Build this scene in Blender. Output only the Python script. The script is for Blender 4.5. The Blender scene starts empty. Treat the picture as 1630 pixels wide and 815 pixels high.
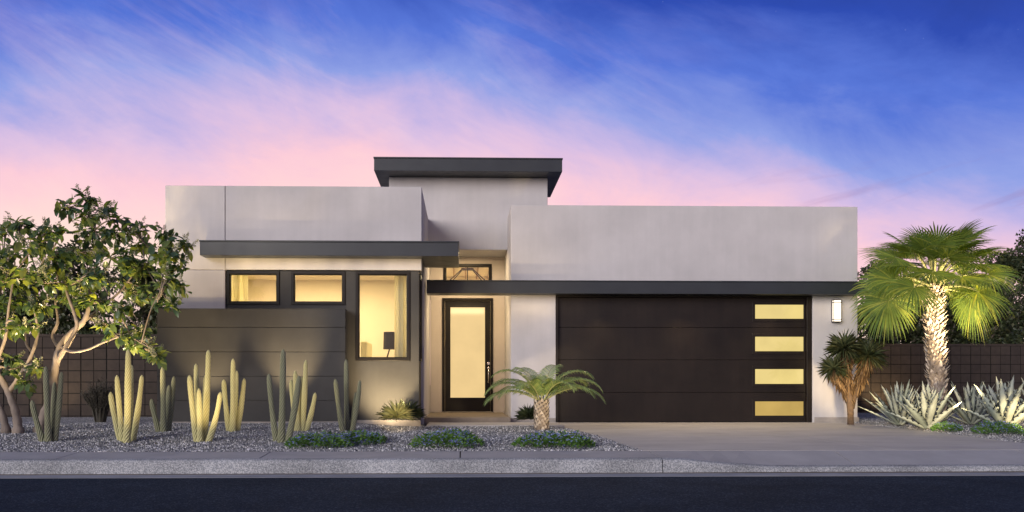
import bpy, math, random
import numpy as np
from mathutils import Vector, Matrix
R = math.radians
random.seed(7)
rng = np.random.default_rng(11)
scene = bpy.context.scene
COL = scene.collection

# ---------------------------------------------------------------- camera model
FOC, PSI, CX, CY, CZ = 1336.0, R(1.47), 771.0, 612.0, 0.73
def X(px, Y):
    u = (px - CX) / FOC
    return Y * (u * math.cos(PSI) + math.sin(PSI)) / (math.cos(PSI) - u * math.sin(PSI))
def Zs(px, py, Y):
    x = X(px, Y)
    d = x * math.sin(PSI) + Y * math.cos(PSI)
    return CZ - (py - CY) * d / FOC
def at(px, py, Y):
    return Vector((X(px, Y), Y, Zs(px, py, Y)))
def sm(a, b, t):
    t = min(1, max(0, (t - a) / (b - a))); return t * t * (3 - 2 * t)
def pl(pts, t):
    for (a, va), (b, vb) in zip(pts, pts[1:]):
        if t <= b: return va + (vb - va) * max(0, (t - a)) / (b - a)
    return pts[-1][1]
def gravel_edge(Y): return pl([(10.1, 2.16), (12.8, 1.97), (14.4, 1.76), (16.2, 1.74)], Y)
def drz(Y): return pl([(10.1, -.070), (12.5, -.03), (16.5, 0.0)], Y)
def gz(x, Y):                                     # height of the gravel
    base = pl([(9.0, -.10), (10.1, -.075), (11.3, -.035), (12.6, .0), (14.2, .015), (40, .02)], Y)
    rise = sm(10.6, 13.8, Y) * .065 * (1 - sm(-2.2, -.9, x))
    w = .012 * math.sin(x * 2.1 + Y * 1.3) + .010 * math.sin(x * 3.7 - Y * 2.9 + 1.2)
    rt = .014 * sm(7.0, 7.4, x)
    z = base + rt + rise + w * sm(10.1, 10.8, Y) * (1 - sm(13.6, 14.2, Y) * .7)
    if Y < 16.35:                                 # the bed dips to meet the driveway on both sides
        e = min(abs(x - 7.47), abs(x - gravel_edge(Y))); f = sm(-.02, .32, e); z = (drz(Y) - .008) * (1 - f) + z * f
    return z
def onground(px, py):                             # the point of the gravel seen at a place in the photo
    lo, hi = 9.5, 19.0
    for _ in range(50):
        m = (lo + hi) / 2
        if gz(X(px, m), m) > Zs(px, py, m): hi = m
        else: lo = m
    Y = (lo + hi) / 2
    return Vector((X(px, Y), Y, gz(X(px, Y), Y)))

# ---------------------------------------------------------------- materials
def newmat(name):
    m = bpy.data.materials.new(name); m.use_nodes = True
    nt = m.node_tree; nt.nodes.clear()
    out = nt.nodes.new('ShaderNodeOutputMaterial')
    return m, nt, out
def N(nt, typ, **kw):
    n = nt.nodes.new('ShaderNode' + typ)
    for k, v in kw.items():
        if k in n.inputs.keys(): n.inputs[k].default_value = v
        else: setattr(n, k, v)
    return n
def L(nt, a, b): nt.links.new(a, b)
def c4(c): return (c[0], c[1], c[2], 1)
def ramp(nt, stops, interp='LINEAR'):
    r = nt.nodes.new('ShaderNodeValToRGB'); r.color_ramp.interpolation = interp
    e = r.color_ramp.elements
    while len(e) < len(stops): e.new(.5)
    for k, (p, c) in enumerate(stops): e[k].position = p; e[k].color = c4(c)
    return r
def noise(nt, vec, scale, detail=4, rough=.55, dist=0):
    n = N(nt, 'TexNoise', Scale=scale, Detail=detail, Roughness=rough, Distortion=dist)
    L(nt, vec, n.inputs['Vector']); return n
def surf(name, base, rough=.8, var=.12, scale=3, bump=.0, bscale=60, spec=.3, metal=0, streak=0, stretch=(1, 1, 1), detail=6):
    m, nt, out = newmat(name)
    tc = N(nt, 'TexCoord'); mp = N(nt, 'Mapping'); mp.inputs['Scale'].default_value = stretch
    L(nt, tc.outputs['Object'], mp.inputs['Vector']); vec = mp.outputs['Vector']
    n1 = noise(nt, vec, scale, detail, .6)
    lo = [c * (1 - var * 1.6) for c in base]; hi = [c * (1 + var * 1.6) for c in base]
    r = ramp(nt, [(.28, lo), (.72, hi)]); L(nt, n1.outputs['Fac'], r.inputs['Fac'])
    col = r.outputs['Color']
    if streak:
        mp2 = N(nt, 'Mapping'); mp2.inputs['Scale'].default_value = (7, 7, .55)
        L(nt, tc.outputs['Object'], mp2.inputs['Vector'])
        n2 = noise(nt, mp2.outputs['Vector'], 1.0, 5, .6)
        r2 = ramp(nt, [(.35, (1 - streak,) * 3), (.65, (1 + streak * .4,) * 3)]); L(nt, n2.outputs['Fac'], r2.inputs['Fac'])
        mx = N(nt, 'MixRGB', blend_type='MULTIPLY'); mx.inputs[0].default_value = 1
        L(nt, col, mx.inputs[1]); L(nt, r2.outputs['Color'], mx.inputs[2]); col = mx.outputs[0]
    b = N(nt, 'BsdfPrincipled', Roughness=rough, Metallic=metal); b.inputs['Specular IOR Level'].default_value = spec
    L(nt, col, b.inputs['Base Color'])
    nr = noise(nt, vec, scale * 2.3, 3); rr = N(nt, 'MapRange'); rr.inputs['To Min'].default_value = max(.03, rough - .1); rr.inputs['To Max'].default_value = min(1, rough + .1)
    L(nt, nr.outputs['Fac'], rr.inputs['Value']); L(nt, rr.outputs['Result'], b.inputs['Roughness'])
    if bump:
        nb = noise(nt, vec, bscale, 3, .6); bp = N(nt, 'Bump', Strength=bump, Distance=.01)
        L(nt, nb.outputs['Fac'], bp.inputs['Height']); L(nt, bp.outputs['Normal'], b.inputs['Normal'])
    L(nt, b.outputs['BSDF'], out.inputs['Surface'])
    return m
def leafmat(name, cols, rough=.45, trans=.35, tcol=None, spec=.4):
    m, nt, out = newmat(name)
    g = N(nt, 'NewGeometry')
    r = ramp(nt, [(k / max(1, len(cols) - 1), c) for k, c in enumerate(cols)]); L(nt, g.outputs['Random Per Island'], r.inputs['Fac'])
    tc = N(nt, 'TexCoord'); nz = noise(nt, tc.outputs['Object'], 5, 3)
    r2 = ramp(nt, [(.3, (.72, .72, .72)), (.7, (1.2, 1.2, 1.2))]); L(nt, nz.outputs['Fac'], r2.inputs['Fac'])
    mx = N(nt, 'MixRGB', blend_type='MULTIPLY'); mx.inputs[0].default_value = 1
    L(nt, r.outputs['Color'], mx.inputs[1]); L(nt, r2.outputs['Color'], mx.inputs[2])
    b = N(nt, 'BsdfPrincipled', Roughness=rough); b.inputs['Specular IOR Level'].default_value = spec
    L(nt, mx.outputs[0], b.inputs['Base Color'])
    if trans:
        t = N(nt, 'BsdfTranslucent')
        m2 = N(nt, 'MixRGB', blend_type='MULTIPLY'); m2.inputs[0].default_value = 1; m2.inputs[2].default_value = c4(tcol or (1.7, 1.6, .7))
        L(nt, mx.outputs[0], m2.inputs[1]); L(nt, m2.outputs[0], t.inputs['Color'])
        s = N(nt, 'MixShader'); s.inputs[0].default_value = trans
        L(nt, b.outputs['BSDF'], s.inputs[1]); L(nt, t.outputs['BSDF'], s.inputs[2]); L(nt, s.outputs[0], out.inputs['Surface'])
    else: L(nt, b.outputs['BSDF'], out.inputs['Surface'])
    return m
def clothmat(name, c):
    m, nt, out = newmat(name)
    tc = N(nt, 'TexCoord'); mp = N(nt, 'Mapping'); mp.inputs['Scale'].default_value = (60, 60, 60); L(nt, tc.outputs['Object'], mp.inputs['Vector'])
    nz = noise(nt, mp.outputs['Vector'], 2, 2); r = ramp(nt, [(.3, [k * .94 for k in c]), (.7, c)]); L(nt, nz.outputs['Fac'], r.inputs['Fac'])
    d = N(nt, 'BsdfDiffuse'); t = N(nt, 'BsdfTranslucent'); L(nt, r.outputs['Color'], d.inputs['Color']); L(nt, r.outputs['Color'], t.inputs['Color'])
    s = N(nt, 'MixShader'); s.inputs[0].default_value = .65; L(nt, d.outputs[0], s.inputs[1]); L(nt, t.outputs[0], s.inputs[2]); L(nt, s.outputs[0], out.inputs['Surface']); return m
def glassmat(name):
    m, nt, out = newmat(name)
    t = N(nt, 'BsdfTransparent'); t.inputs['Color'].default_value = (.93, .95, .93, 1)
    g = N(nt, 'BsdfGlossy', Roughness=.02); fr = N(nt, 'Fresnel', IOR=1.5)
    s = N(nt, 'MixShader'); L(nt, fr.outputs[0], s.inputs[0]); L(nt, t.outputs[0], s.inputs[1]); L(nt, g.outputs[0], s.inputs[2])
    L(nt, s.outputs[0], out.inputs['Surface']); return m
def litpane(name, c, strength, gloss=.08, var=.12, rough=.05):
    m, nt, out = newmat(name)
    tc = N(nt, 'TexCoord'); nz = noise(nt, tc.outputs['Object'], 1.9, 3)
    r = ramp(nt, [(.25, [k * (1 - var) for k in c]), (.75, [k * (1 + var) for k in c])]); L(nt, nz.outputs['Fac'], r.inputs['Fac'])
    e = N(nt, 'Emission', Strength=strength); L(nt, r.outputs['Color'], e.inputs['Color'])
    g = N(nt, 'BsdfGlossy', Roughness=rough); fr = N(nt, 'Fresnel', IOR=1.5)
    s = N(nt, 'MixShader'); L(nt, fr.outputs[0], s.inputs[0]); L(nt, e.outputs[0], s.inputs[1]); L(nt, g.outputs[0], s.inputs[2])
    L(nt, s.outputs[0], out.inputs['Surface']); return m
def stonemat(name, stops, vscale, rough=.85, bump=.6, dist=.02, mixn=.35, spec=.3):
    m, nt, out = newmat(name)
    tc = N(nt, 'TexCoord')
    v = N(nt, 'TexVoronoi', Scale=vscale); L(nt, tc.outputs['Object'], v.inputs['Vector'])
    sx = N(nt, 'SeparateXYZ'); L(nt, v.outputs['Color'], sx.inputs[0])
    r = ramp(nt, stops); L(nt, sx.outputs[0], r.inputs['Fac'])
    nz = noise(nt, tc.outputs['Object'], 1.4, 5, .6); r2 = ramp(nt, [(.3, (1 - mixn,) * 3), (.7, (1 + mixn,) * 3)]); L(nt, nz.outputs['Fac'], r2.inputs['Fac'])
    mx = N(nt, 'MixRGB', blend_type='MULTIPLY'); mx.inputs[0].default_value = 1
    L(nt, r.outputs['Color'], mx.inputs[1]); L(nt, r2.outputs['Color'], mx.inputs[2])
    b = N(nt, 'BsdfPrincipled', Roughness=rough); b.inputs['Specular IOR Level'].default_value = spec; L(nt, mx.outputs[0], b.inputs['Base Color'])
    bp = N(nt, 'Bump', Strength=bump, Distance=dist); bp.invert = True
    L(nt, v.outputs['Distance'], bp.inputs['Height']); L(nt, bp.outputs['Normal'], b.inputs['Normal'])
    L(nt, b.outputs['BSDF'], out.inputs['Surface']); return m
def islandmat(name, stops, rough=.8):
    m, nt, out = newmat(name)
    g = N(nt, 'NewGeometry'); r = ramp(nt, stops); L(nt, g.outputs['Random Per Island'], r.inputs['Fac'])
    b = N(nt, 'BsdfPrincipled', Roughness=rough); L(nt, r.outputs['Color'], b.inputs['Base Color'])
    L(nt, b.outputs['BSDF'], out.inputs['Surface']); return m
def cactusmat(name, a, b_, spine):
    m, nt, out = newmat(name)
    tc = N(nt, 'TexCoord'); nz = noise(nt, tc.outputs['Object'], 6, 5, .6)
    r = ramp(nt, [(.3, a), (.7, b_)]); L(nt, nz.outputs['Fac'], r.inputs['Fac'])
    at_ = N(nt, 'Attribute', attribute_name='spine')
    mx = N(nt, 'MixRGB'); L(nt, at_.outputs['Fac'], mx.inputs[0]); L(nt, r.outputs['Color'], mx.inputs[1]); mx.inputs[2].default_value = c4(spine)
    b = N(nt, 'BsdfPrincipled', Roughness=.7); L(nt, mx.outputs[0], b.inputs['Base Color'])
    L(nt, b.outputs['BSDF'], out.inputs['Surface']); return m
def blockmat(name):                                # stack-bond masonry blocks: tone changes from block to block
    m, nt, out = newmat(name)
    g = N(nt, 'NewGeometry'); r = ramp(nt, [(0, (.029, .0205, .0155)), (.5, (.033, .0235, .0178)), (1, (.038, .027, .0205))]); L(nt, g.outputs['Random Per Island'], r.inputs['Fac'])
    tc = N(nt, 'TexCoord'); nz = noise(nt, tc.outputs['Object'], 7, 6, .65); r2 = ramp(nt, [(.3, (.75,) * 3), (.7, (1.25,) * 3)]); L(nt, nz.outputs['Fac'], r2.inputs['Fac'])
    mx = N(nt, 'MixRGB', blend_type='MULTIPLY'); mx.inputs[0].default_value = 1
    L(nt, r.outputs['Color'], mx.inputs[1]); L(nt, r2.outputs['Color'], mx.inputs[2])
    b = N(nt, 'BsdfPrincipled', Roughness=.9); L(nt, mx.outputs[0], b.inputs['Base Color'])
    nb = noise(nt, tc.outputs['Object'], 90, 3); bp = N(nt, 'Bump', Strength=.3, Distance=.01); L(nt, nb.outputs['Fac'], bp.inputs['Height']); L(nt, bp.outputs['Normal'], b.inputs['Normal'])
    L(nt, b.outputs['BSDF'], out.inputs['Surface']); return m

M = dict(
    stucco=surf('stucco', (.468, .449, .442), .9, .055, 1.3, .35, 130, .15, streak=.035),
    entry=surf('entry_stucco', (.56, .50, .44), .9, .05, 1.3, .3, 130, .15, streak=.03),
    dark=surf('charcoal_cladding', (.042, .041, .039), .6, .10, 2, .05, 60, .25, streak=.05),
    metal=surf('charcoal_metal', (.024, .028, .031), .42, .10, 2.5, .02, 60, .45),
    bronze=surf('bronze_frame', (.010, .008, .0065), .40, .1, 5, 0, 60, .22),
    gdoor=surf('brown_door_paint', (.0135, .0095, .007), .45, .2, 1.6, .03, 70, .28, streak=.18),
    chrome=surf('satin_nickel', (.75, .73, .70), .22, .04, 20, 0, 60, .5, metal=1),
    roof=surf('roof_membrane', (.30, .30, .31), .9, .1, 2),
    inwall=surf('interior_paint', (.74, .66, .52), .9, .02, 2),
    curtain=clothmat('curtain_cloth', (.82, .78, .60)),
    wood=surf('interior_timber', (.34, .22, .12), .6, .2, 3, stretch=(8, 1, 1)),
    black=surf('dark_lamp_shade', (.020, .018, .015), .7, .1, 9),
    glass=glassmat('window_glass'),
    frost=litpane('frosted_door_glass', (.92, .65, .29), .95, var=.06, rough=.12),
    gpane=litpane('frosted_garage_glass', (.87, .68, .25), .98, var=.10, rough=.06),
    gpane2=litpane('dim_garage_glass', (.74, .50, .145), .82, var=.12, rough=.06),
    sconce=litpane('glowing_lamp_glass', (1, .86, .68), 2.2, var=.02),
    concrete=surf('driveway_concrete', (.37, .35, .33), .8, .10, 1.1, .15, 120, .3, stretch=(1, 1.8, 1)),
    walk=surf('sidewalk_concrete', (.30, .295, .30), .85, .08, 1.6, .15, 120, .25),
    step=surf('porch_stone', (.20, .165, .13), .8, .12, 4, .15, 90, .25),
    plinth=surf('plinth_concrete', (.30, .27, .24), .9, .12, 5, .2, 90, .2),
    kerb=stonemat('kerb_aggregate', [(0, (.14, .15, .165)), (.5, (.245, .255, .265)), (1, (.39, .395, .40))], 105, .9, .4, .008, .28),
    gutter=surf('gutter_concrete', (.24, .245, .26), .85, .1, 3, .15, 110),
    asphalt=stonemat('asphalt', [(0, (.010, .016, .028)), (.8, (.019, .028, .045)), (1, (.045, .06, .085))], 75, .95, .5, .008, .22, .06),
    soil=surf('dry_soil', (.10, .085, .07), .95, .2, 2, .4, 30),
    gravel=stonemat('gravel_sheet', [(0, (.08, .083, .09)), (.45, (.22, .22, .222)), (.8, (.42, .415, .41)), (1, (.7, .68, .66))], 58, .9, .9, .03, .2),
    stones=islandmat('gravel_stone', [(0, (.07, .074, .082)), (.42, (.19, .194, .203)), (.78, (.40, .40, .40)), (1, (.78, .77, .76))]),
    block=blockmat('masonry_block'),
    mortar=surf('dark_mortar', (.008, .007, .0065), .95, .1, 9),
    cactus=cactusmat('lit_cactus_skin', (.20, .20, .065), (.30, .285, .115), (.50, .47, .24)),  # cacti under the garden spots: their lit look is put into the colour
    cactus2=cactusmat('shaded_cactus_skin', (.052, .066, .034), (.095, .108, .055), (.25, .25, .15)),  # same skin painted darker for the cacti outside the lamp light
    bark=surf('smooth_bark', (.20, .165, .135), .8, .22, 7, .4, 40, .25, stretch=(1, 1, .35)),
    leaf=leafmat('tree_leaf', [(.038, .072, .052), (.062, .11, .062), (.115, .165, .062), (.22, .26, .07)], .27, .45, (1.8, 1.7, .5), .5),
    blossom=islandmat('olive_blossom', [(0, (.17, .18, .09)), (.6, (.30, .30, .17)), (1, (.48, .46, .30))]),
    bgleaf=leafmat('hedge_leaf', [(.026, .038, .018), (.042, .058, .025), (.060, .078, .030), (.085, .080, .036)], .5, .25),
    fan=leafmat('fan_frond', [(.11, .19, .055), (.20, .28, .060), (.34, .38, .085)], .34, .45, (1.8, 1.6, .5), .5),
    pbark=surf('palm_trunk_bark', (.19, .155, .125), .9, .25, 9, .5, 40),
    petiole=surf('palm_stalk', (.25, .26, .12), .5, .15, 6),
    chip=islandmat('palm_bark_chip', [(0, (.18, .145, .115)), (.5, (.34, .295, .25)), (1, (.56, .50, .43))]),
    pinn=leafmat('date_frond', [(.12, .19, .075), (.20, .28, .10), (.31, .37, .13)], .4, .3, (1.6, 1.5, .6), .45),
    agave=leafmat('silver_agave', [(.22, .26, .22), (.29, .325, .27), (.37, .385, .31)], .5, .06, (1, 1, .8), .35),
    rosette=leafmat('green_rosette', [(.20, .22, .09), (.30, .31, .14), (.42, .41, .20)], .4, .1),
    rosette2=leafmat('dark_rosette', [(.028, .042, .022), (.05, .068, .034), (.08, .10, .045)], .4, .1),
    yucca=leafmat('yucca_blade', [(.045, .065, .030), (.085, .105, .045), (.15, .15, .06)], .42, .15),
    thatch=leafmat('dead_yucca_leaf', [(.075, .042, .02), (.16, .10, .048), (.30, .20, .10)], .8, .15, (1.2, 1, .7), .2),
    ground_leaf=leafmat('groundcover_leaf', [(.045, .11, .022), (.08, .18, .032), (.13, .24, .05)], .45, .3),
    flower=islandmat('blue_blossom', [(0, (.16, .19, .55)), (.6, (.28, .32, .75)), (1, (.52, .55, .88))], .6),
    shrubm=leafmat('grey_shrub', [(.03, .028, .022), (.05, .046, .034), (.08, .07, .05)], .7, .1),
)

# ---------------------------------------------------------------- mesh building
WL = {}                                            # where each parent stands
def link(name, me, mats, parent=None, loc=None):
    o = bpy.data.objects.new(name, me); COL.objects.link(o)
    for m in (mats if isinstance(mats, (list, tuple)) else [mats]): me.materials.append(m)
    if parent is not None: o.parent = parent; WL[o.name] = WL[parent.name]
    else:
        o.location = loc or (0, 0, 0); WL[o.name] = Vector(o.location)
    return o
class MB:
    def __init__(s): s.v = []; s.f = []; s.m = []; s.a = None
    def add(s, vs, fs, mi=0):
        b = len(s.v); s.v += [tuple(p) for p in vs]; s.f += [[b + i for i in f] for f in fs]; s.m += [mi] * len(fs)
    def box(s, x0, x1, y0, y1, z0, z1, mi=0):
        s.add([(x0, y0, z0), (x1, y0, z0), (x1, y1, z0), (x0, y1, z0), (x0, y0, z1), (x1, y0, z1), (x1, y1, z1), (x0, y1, z1)],
              [(0, 3, 2, 1), (4, 5, 6, 7), (0, 1, 5, 4), (1, 2, 6, 5), (2, 3, 7, 6), (3, 0, 4, 7)], mi)
    def prism(s, poly, z0, z1, mi=0):
        n = len(poly)
        s.add([(x, y, z0) for x, y in poly] + [(x, y, z1) for x, y in poly],
              [tuple(range(n))[::-1], tuple(range(n, 2 * n))] + [(i, (i + 1) % n, n + (i + 1) % n, n + i) for i in range(n)], mi)
    def tube(s, pts, rad, n=8, mi=0, tip=False, mod=None):
        pts = [Vector(p) for p in pts]; k = len(pts)
        if not hasattr(rad, '__len__'): rad = [rad] * k
        t0 = (pts[1] - pts[0]).normalized(); u = t0.orthogonal().normalized(); vs = []
        for i, p in enumerate(pts):
            t = (pts[min(i + 1, k - 1)] - pts[max(i - 1, 0)]).normalized()
            u = (u - t * u.dot(t)).normalized(); w = t.cross(u)
            for j in range(n):
                a = 2 * math.pi * j / n; r = rad[i] * (mod(i, j) if mod else 1)
                vs.append(p + (u * math.cos(a) + w * math.sin(a)) * r)
        fs = [(i * n + j, i * n + (j + 1) % n, (i + 1) * n + (j + 1) % n, (i + 1) * n + j) for i in range(k - 1) for j in range(n)]
        fs += [tuple(range(n))[::-1], tuple(range((k - 1) * n, k * n))]
        s.add(vs, fs, mi)
    def build(s, name, mats, parent=None, smooth=False, loc=None, bevel=0):
        o0 = WL[parent.name] if parent is not None else Vector(loc or (0, 0, 0))
        me = bpy.data.meshes.new(name)
        me.from_pydata([(p[0] - o0.x, p[1] - o0.y, p[2] - o0.z) for p in s.v], [], s.f)
        if any(s.m): me.polygons.foreach_set('material_index', s.m)
        if smooth: me.polygons.foreach_set('use_smooth', [True] * len(s.f))
        if s.a is not None:
            at_ = me.attributes.new('spine', 'FLOAT', 'POINT'); at_.data.foreach_set('value', s.a)
        o = link(name, me, mats, parent, loc)
        if bevel:
            bv = o.modifiers.new('bevel', 'BEVEL'); bv.width = bevel; bv.segments = 2; bv.limit_method = 'ANGLE'
        return o
def npmesh(name, V, F, mats, parent=None, loc=None, smooth=False):
    o0 = np.array(WL[parent.name] if parent is not None else (loc or (0, 0, 0)))
    V = np.asarray(V, dtype=np.float64) - o0; F = np.asarray(F, dtype=np.int32); k = F.shape[1]
    me = bpy.data.meshes.new(name)
    me.vertices.add(len(V)); me.vertices.foreach_set('co', V.astype(np.float32).ravel())
    me.loops.add(F.size); me.loops.foreach_set('vertex_index', F.ravel())
    me.polygons.add(len(F)); me.polygons.foreach_set('loop_start', np.arange(len(F), dtype=np.int32) * k)
    if smooth: me.polygons.foreach_set('use_smooth', np.ones(len(F), dtype=bool))
    me.update(calc_edges=True); me.validate()
    return link(name, me, mats, parent, loc)
def frames(D, Nn):                                 # rows: direction, side, normal
    D = D / np.linalg.norm(D, axis=1, keepdims=True)
    S = np.cross(Nn, D); S /= (np.linalg.norm(S, axis=1, keepdims=True) + 1e-9)
    return D, S, np.cross(D, S)
def scatter(T, TF, P, D, Nn, size, width=None):    # template x along D, y along side, z along normal
    D, S, U = frames(D, Nn); size = np.asarray(size).reshape(-1, 1, 1)
    width = size if width is None else np.asarray(width).reshape(-1, 1, 1)
    V = P[:, None, :] + size * T[None, :, 0:1] * D[:, None, :] + width * T[None, :, 1:2] * S[:, None, :] + size * T[None, :, 2:3] * U[:, None, :]
    F = TF[None] + (np.arange(len(P)) * len(T))[:, None, None]
    return V.reshape(-1, 3), F.reshape(-1, TF.shape[1])
def merge(parts):
    Vs, Fs, b = [], [], 0
    for V, F in parts: Vs.append(V); Fs.append(F + b); b += len(V)
    return np.concatenate(Vs), np.concatenate(Fs)
LEAF = np.array([(0, 0, 0), (.34, 0, -.03), (.70, 0, -.03), (1, 0, -.13), (.26, .24, .05), (.62, .23, .03), (.26, -.24, .05), (.62, -.23, .03)])
LEAFF = np.array([(0, 1, 4), (1, 5, 4), (1, 2, 5), (2, 3, 5), (0, 6, 1), (1, 6, 7), (1, 7, 2), (2, 7, 3)])
SML = np.array([(0, 0, 0), (.5, .28, .06), (1, 0, -.05), (.5, -.28, .06)]); SMLF = np.array([(0, 1, 2), (0, 2, 3)])
BLADE = np.array([(0, .5, .1), (0, 0, 0), (0, -.5, .1), (.5, .42, .13), (.5, 0, .02), (.5, -.42, .13), (1, 0, -.03)])
BLADEF = np.array([(0, 1, 4), (0, 4, 3), (1, 2, 5), (1, 5, 4), (3, 4, 6), (4, 5, 6)])
def unit(n):
    v = rng.normal(size=(n, 3)); return v / np.linalg.norm(v, axis=1, keepdims=True)
def tag(o, label=None, cat=None, group=None, kind=None):
    if label: o['label'] = label
    if cat: o['category'] = cat
    if group: o['group'] = group
    if kind: o['kind'] = kind
    return o
def thing(name, label, cat, loc, group=None):
    o = bpy.data.objects.new(name, None); COL.objects.link(o); o.location = loc; o.empty_display_size = .2
    WL[o.name] = Vector(loc); return tag(o, label, cat, group)
def relief(mb, xs, zs, cells, y0, y1, mi=0, axis='y'):
    """wall of grid cells; cells[i][j] is None for an opening or the set-back of its face"""
    nx, nz = len(xs) - 1, len(zs) - 1
    idx = {}
    def vtx(i, j, d):
        k = (i, j, round(d, 5))
        if k not in idx:
            idx[k] = len(mb.v); p = (xs[i], d, zs[j]); mb.v.append(p if axis == 'y' else (p[1], p[0], p[2]))
        return idx[k]
    def q(*c):
        mb.f.append(list(c) if axis == 'y' else list(c)[::-1]); mb.m.append(mi)
    g = lambda i, j: cells[i][j] if 0 <= i < nx and 0 <= j < nz else None
    for i in range(nx):
        for j in range(nz):
            c = g(i, j)
            if c is None: continue
            a = y0 + c
            q(vtx(i, j, a), vtx(i + 1, j, a), vtx(i + 1, j + 1, a), vtx(i, j + 1, a))
            q(vtx(i, j, y1), vtx(i, j + 1, y1), vtx(i + 1, j + 1, y1), vtx(i + 1, j, y1))
            for di, dj, e in ((-1, 0, ((i, j), (i, j + 1))), (1, 0, ((i + 1, j + 1), (i + 1, j))), (0, -1, ((i + 1, j), (i, j))), (0, 1, ((i, j + 1), (i + 1, j + 1)))):
                n = g(i + di, j + dj); b = y1 if n is None else y0 + n
                if b > a + 1e-6:
                    (p, q_), (r, s_) = e
                    q(vtx(p, q_, a), vtx(r, s_, a), vtx(r, s_, b), vtx(p, q_, b))
def grid(nx, nz, v=0.): return [[v] * nz for _ in range(nx)]

# ---------------------------------------------------------------- the ground
def struct(o): o['kind'] = 'structure'; return o
prof = [(-500, -.34), (9.2, -.34), (9.45, -.22), (10.2, -.15), (13, -.05), (14.2, -.04), (900, -.04)]
xsg = [-900, -60, -20, 0, 20, 60, 900]
mb = MB(); mb.add([(x, y, z) for y, z in prof for x in xsg], [(r * 7 + c, r * 7 + c + 1, r * 7 + c + 8, r * 7 + c + 7) for r in range(len(prof) - 1) for c in range(6)])
struct(mb.build('ground', M['soil']))
mb = MB(); mb.add([(-160, -60, -.275), (160, -60, -.275), (160, 9.12, -.275), (-160, 9.12, -.275)], [(0, 1, 2, 3)])
struct(mb.build('road', M['asphalt']))
mb = MB(); mb.add([(-160, 9.10, -.272), (160, 9.10, -.272), (160, 9.10, -.33), (-160, 9.10, -.33), (-160, 9.37, -.266), (160, 9.37, -.266)], [(0, 1, 5, 4), (3, 2, 1, 0)])
struct(mb.build('gutter', M['gutter']))
def ktop(x): return -.105 - .088 * sm(2.25, 3.5, x)
mb = MB(); kx = sorted([-60, -30, -15] + [-12 + .5 * k for k in range(73)] + [30, 60] + [v for q in (-6.8, 2.24) for v in (q, q + .008)])
vs = []
for x in kx:
    t = ktop(x)
    vs += [(x, 9.365, -.30), (x, 9.382, t - .035), (x, 9.395, t - .010), (x, 9.42, t), (x, 9.50, t + .004), (x, 9.50, -.3)]
mb.add(vs, [(i * 6 + j, (i + 1) * 6 + j, (i + 1) * 6 + j + 1, i * 6 + j + 1) for i in range(len(kx) - 1) for j in range(5) if abs(kx[i + 1] - kx[i] - .008) > 1e-4])
struct(mb.build('kerb', M['kerb']))
mb = MB()                                          # sidewalk slabs with open joints
jx = [-60, -30, -16, -13.6, -11.3, -9.05, -6.8, -4.55, -2.29, -.03, 2.24, 4.5, 6.76, 9.0, 11.3, 13.6, 16, 30, 60]
for a, b in zip(jx, jx[1:]):
    n = 1 if b - a > 3 else 8
    for k in range(n):
        x0 = a + (b - a) * k / n + (.007 if k == 0 else 0); x1 = a + (b - a) * (k + 1) / n - (.007 if k == n - 1 else 0)
        z = [ktop(x0) + .003, ktop(x1) + .003]
        mb.add([(x0, 9.505, z[0]), (x1, 9.505, z[1]), (x1, 10.1, -.072), (x0, 10.1, -.072), (x0, 9.505, -.3), (x1, 9.505, -.3), (x1, 10.1, -.2), (x0, 10.1, -.2)],
               [(0, 1, 2, 3), (0, 4, 5, 1)] + ([(0, 3, 7, 4)] if k == 0 else []) + ([(1, 5, 6, 2)] if k == n - 1 else []))
struct(mb.build('sidewalk', M['walk']))
mb = MB()                                          # driveway: slabs with a slanting joint and a cross joint
def dj(Y): return pl([(10.1, 5.31), (12.7, 4.69), (15.2, 4.13), (16.4, 3.9)], Y)
for side in (0, 1):
    for ya, yb in ((10.112, 12.2), (12.212, 14.3), (14.312, 16.35)):
        for k in range(4):
            y0 = ya + (yb - ya) * k / 4; y1 = ya + (yb - ya) * (k + 1) / 4
            e = [(gravel_edge(y), dj(y) - .006) if side == 0 else (dj(y) + .006, 7.48) for y in (y0, y1)]
            mb.add([(e[0][0], y0, drz(y0)), (e[0][1], y0, drz(y0)), (e[1][1], y1, drz(y1)), (e[1][0], y1, drz(y1)), (e[0][0], y0, -.2), (e[0][1], y0, -.2), (e[1][1], y1, -.2), (e[1][0], y1, -.2)],
                   [(0, 1, 2, 3), (1, 5, 6, 2), (0, 3, 7, 4)] + ([(0, 4, 5, 1)] if k == 0 else []) + ([(3, 2, 6, 7)] if k == 3 else []))
struct(mb.build('driveway', M['concrete']))
mb = MB(); mb.box(-.62, 1.745, 14.32, 15.44, -.1, .034); struct(mb.build('walkway', M['concrete'], bevel=.008))
def bed(x0f, x1f, ya, yb, ny, nx):
    Y = np.linspace(ya, yb, ny); vs = []
    for y in Y:
        for k in range(nx):
            x = x0f(y) + (x1f(y) - x0f(y)) * (k / (nx - 1)); vs.append((x, y, gz(x, y)))
    return vs, [(r * nx + c, r * nx + c + 1, (r + 1) * nx + c + 1, (r + 1) * nx + c) for r in range(ny - 1) for c in range(nx - 1)]
mb = MB()
mb.add(*bed(lambda y: -15, lambda y: gravel_edge(y), 10.1, 14.3, 30, 120))
mb.add(*bed(lambda y: -15, lambda y: -.7, 14.3, 17.6, 12, 50))
mb.add(*bed(lambda y: 7.468, lambda y: 24, 10.1, 21, 30, 60))
struct(mb.build('gravel_bed', M['gravel'], smooth=True))
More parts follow.
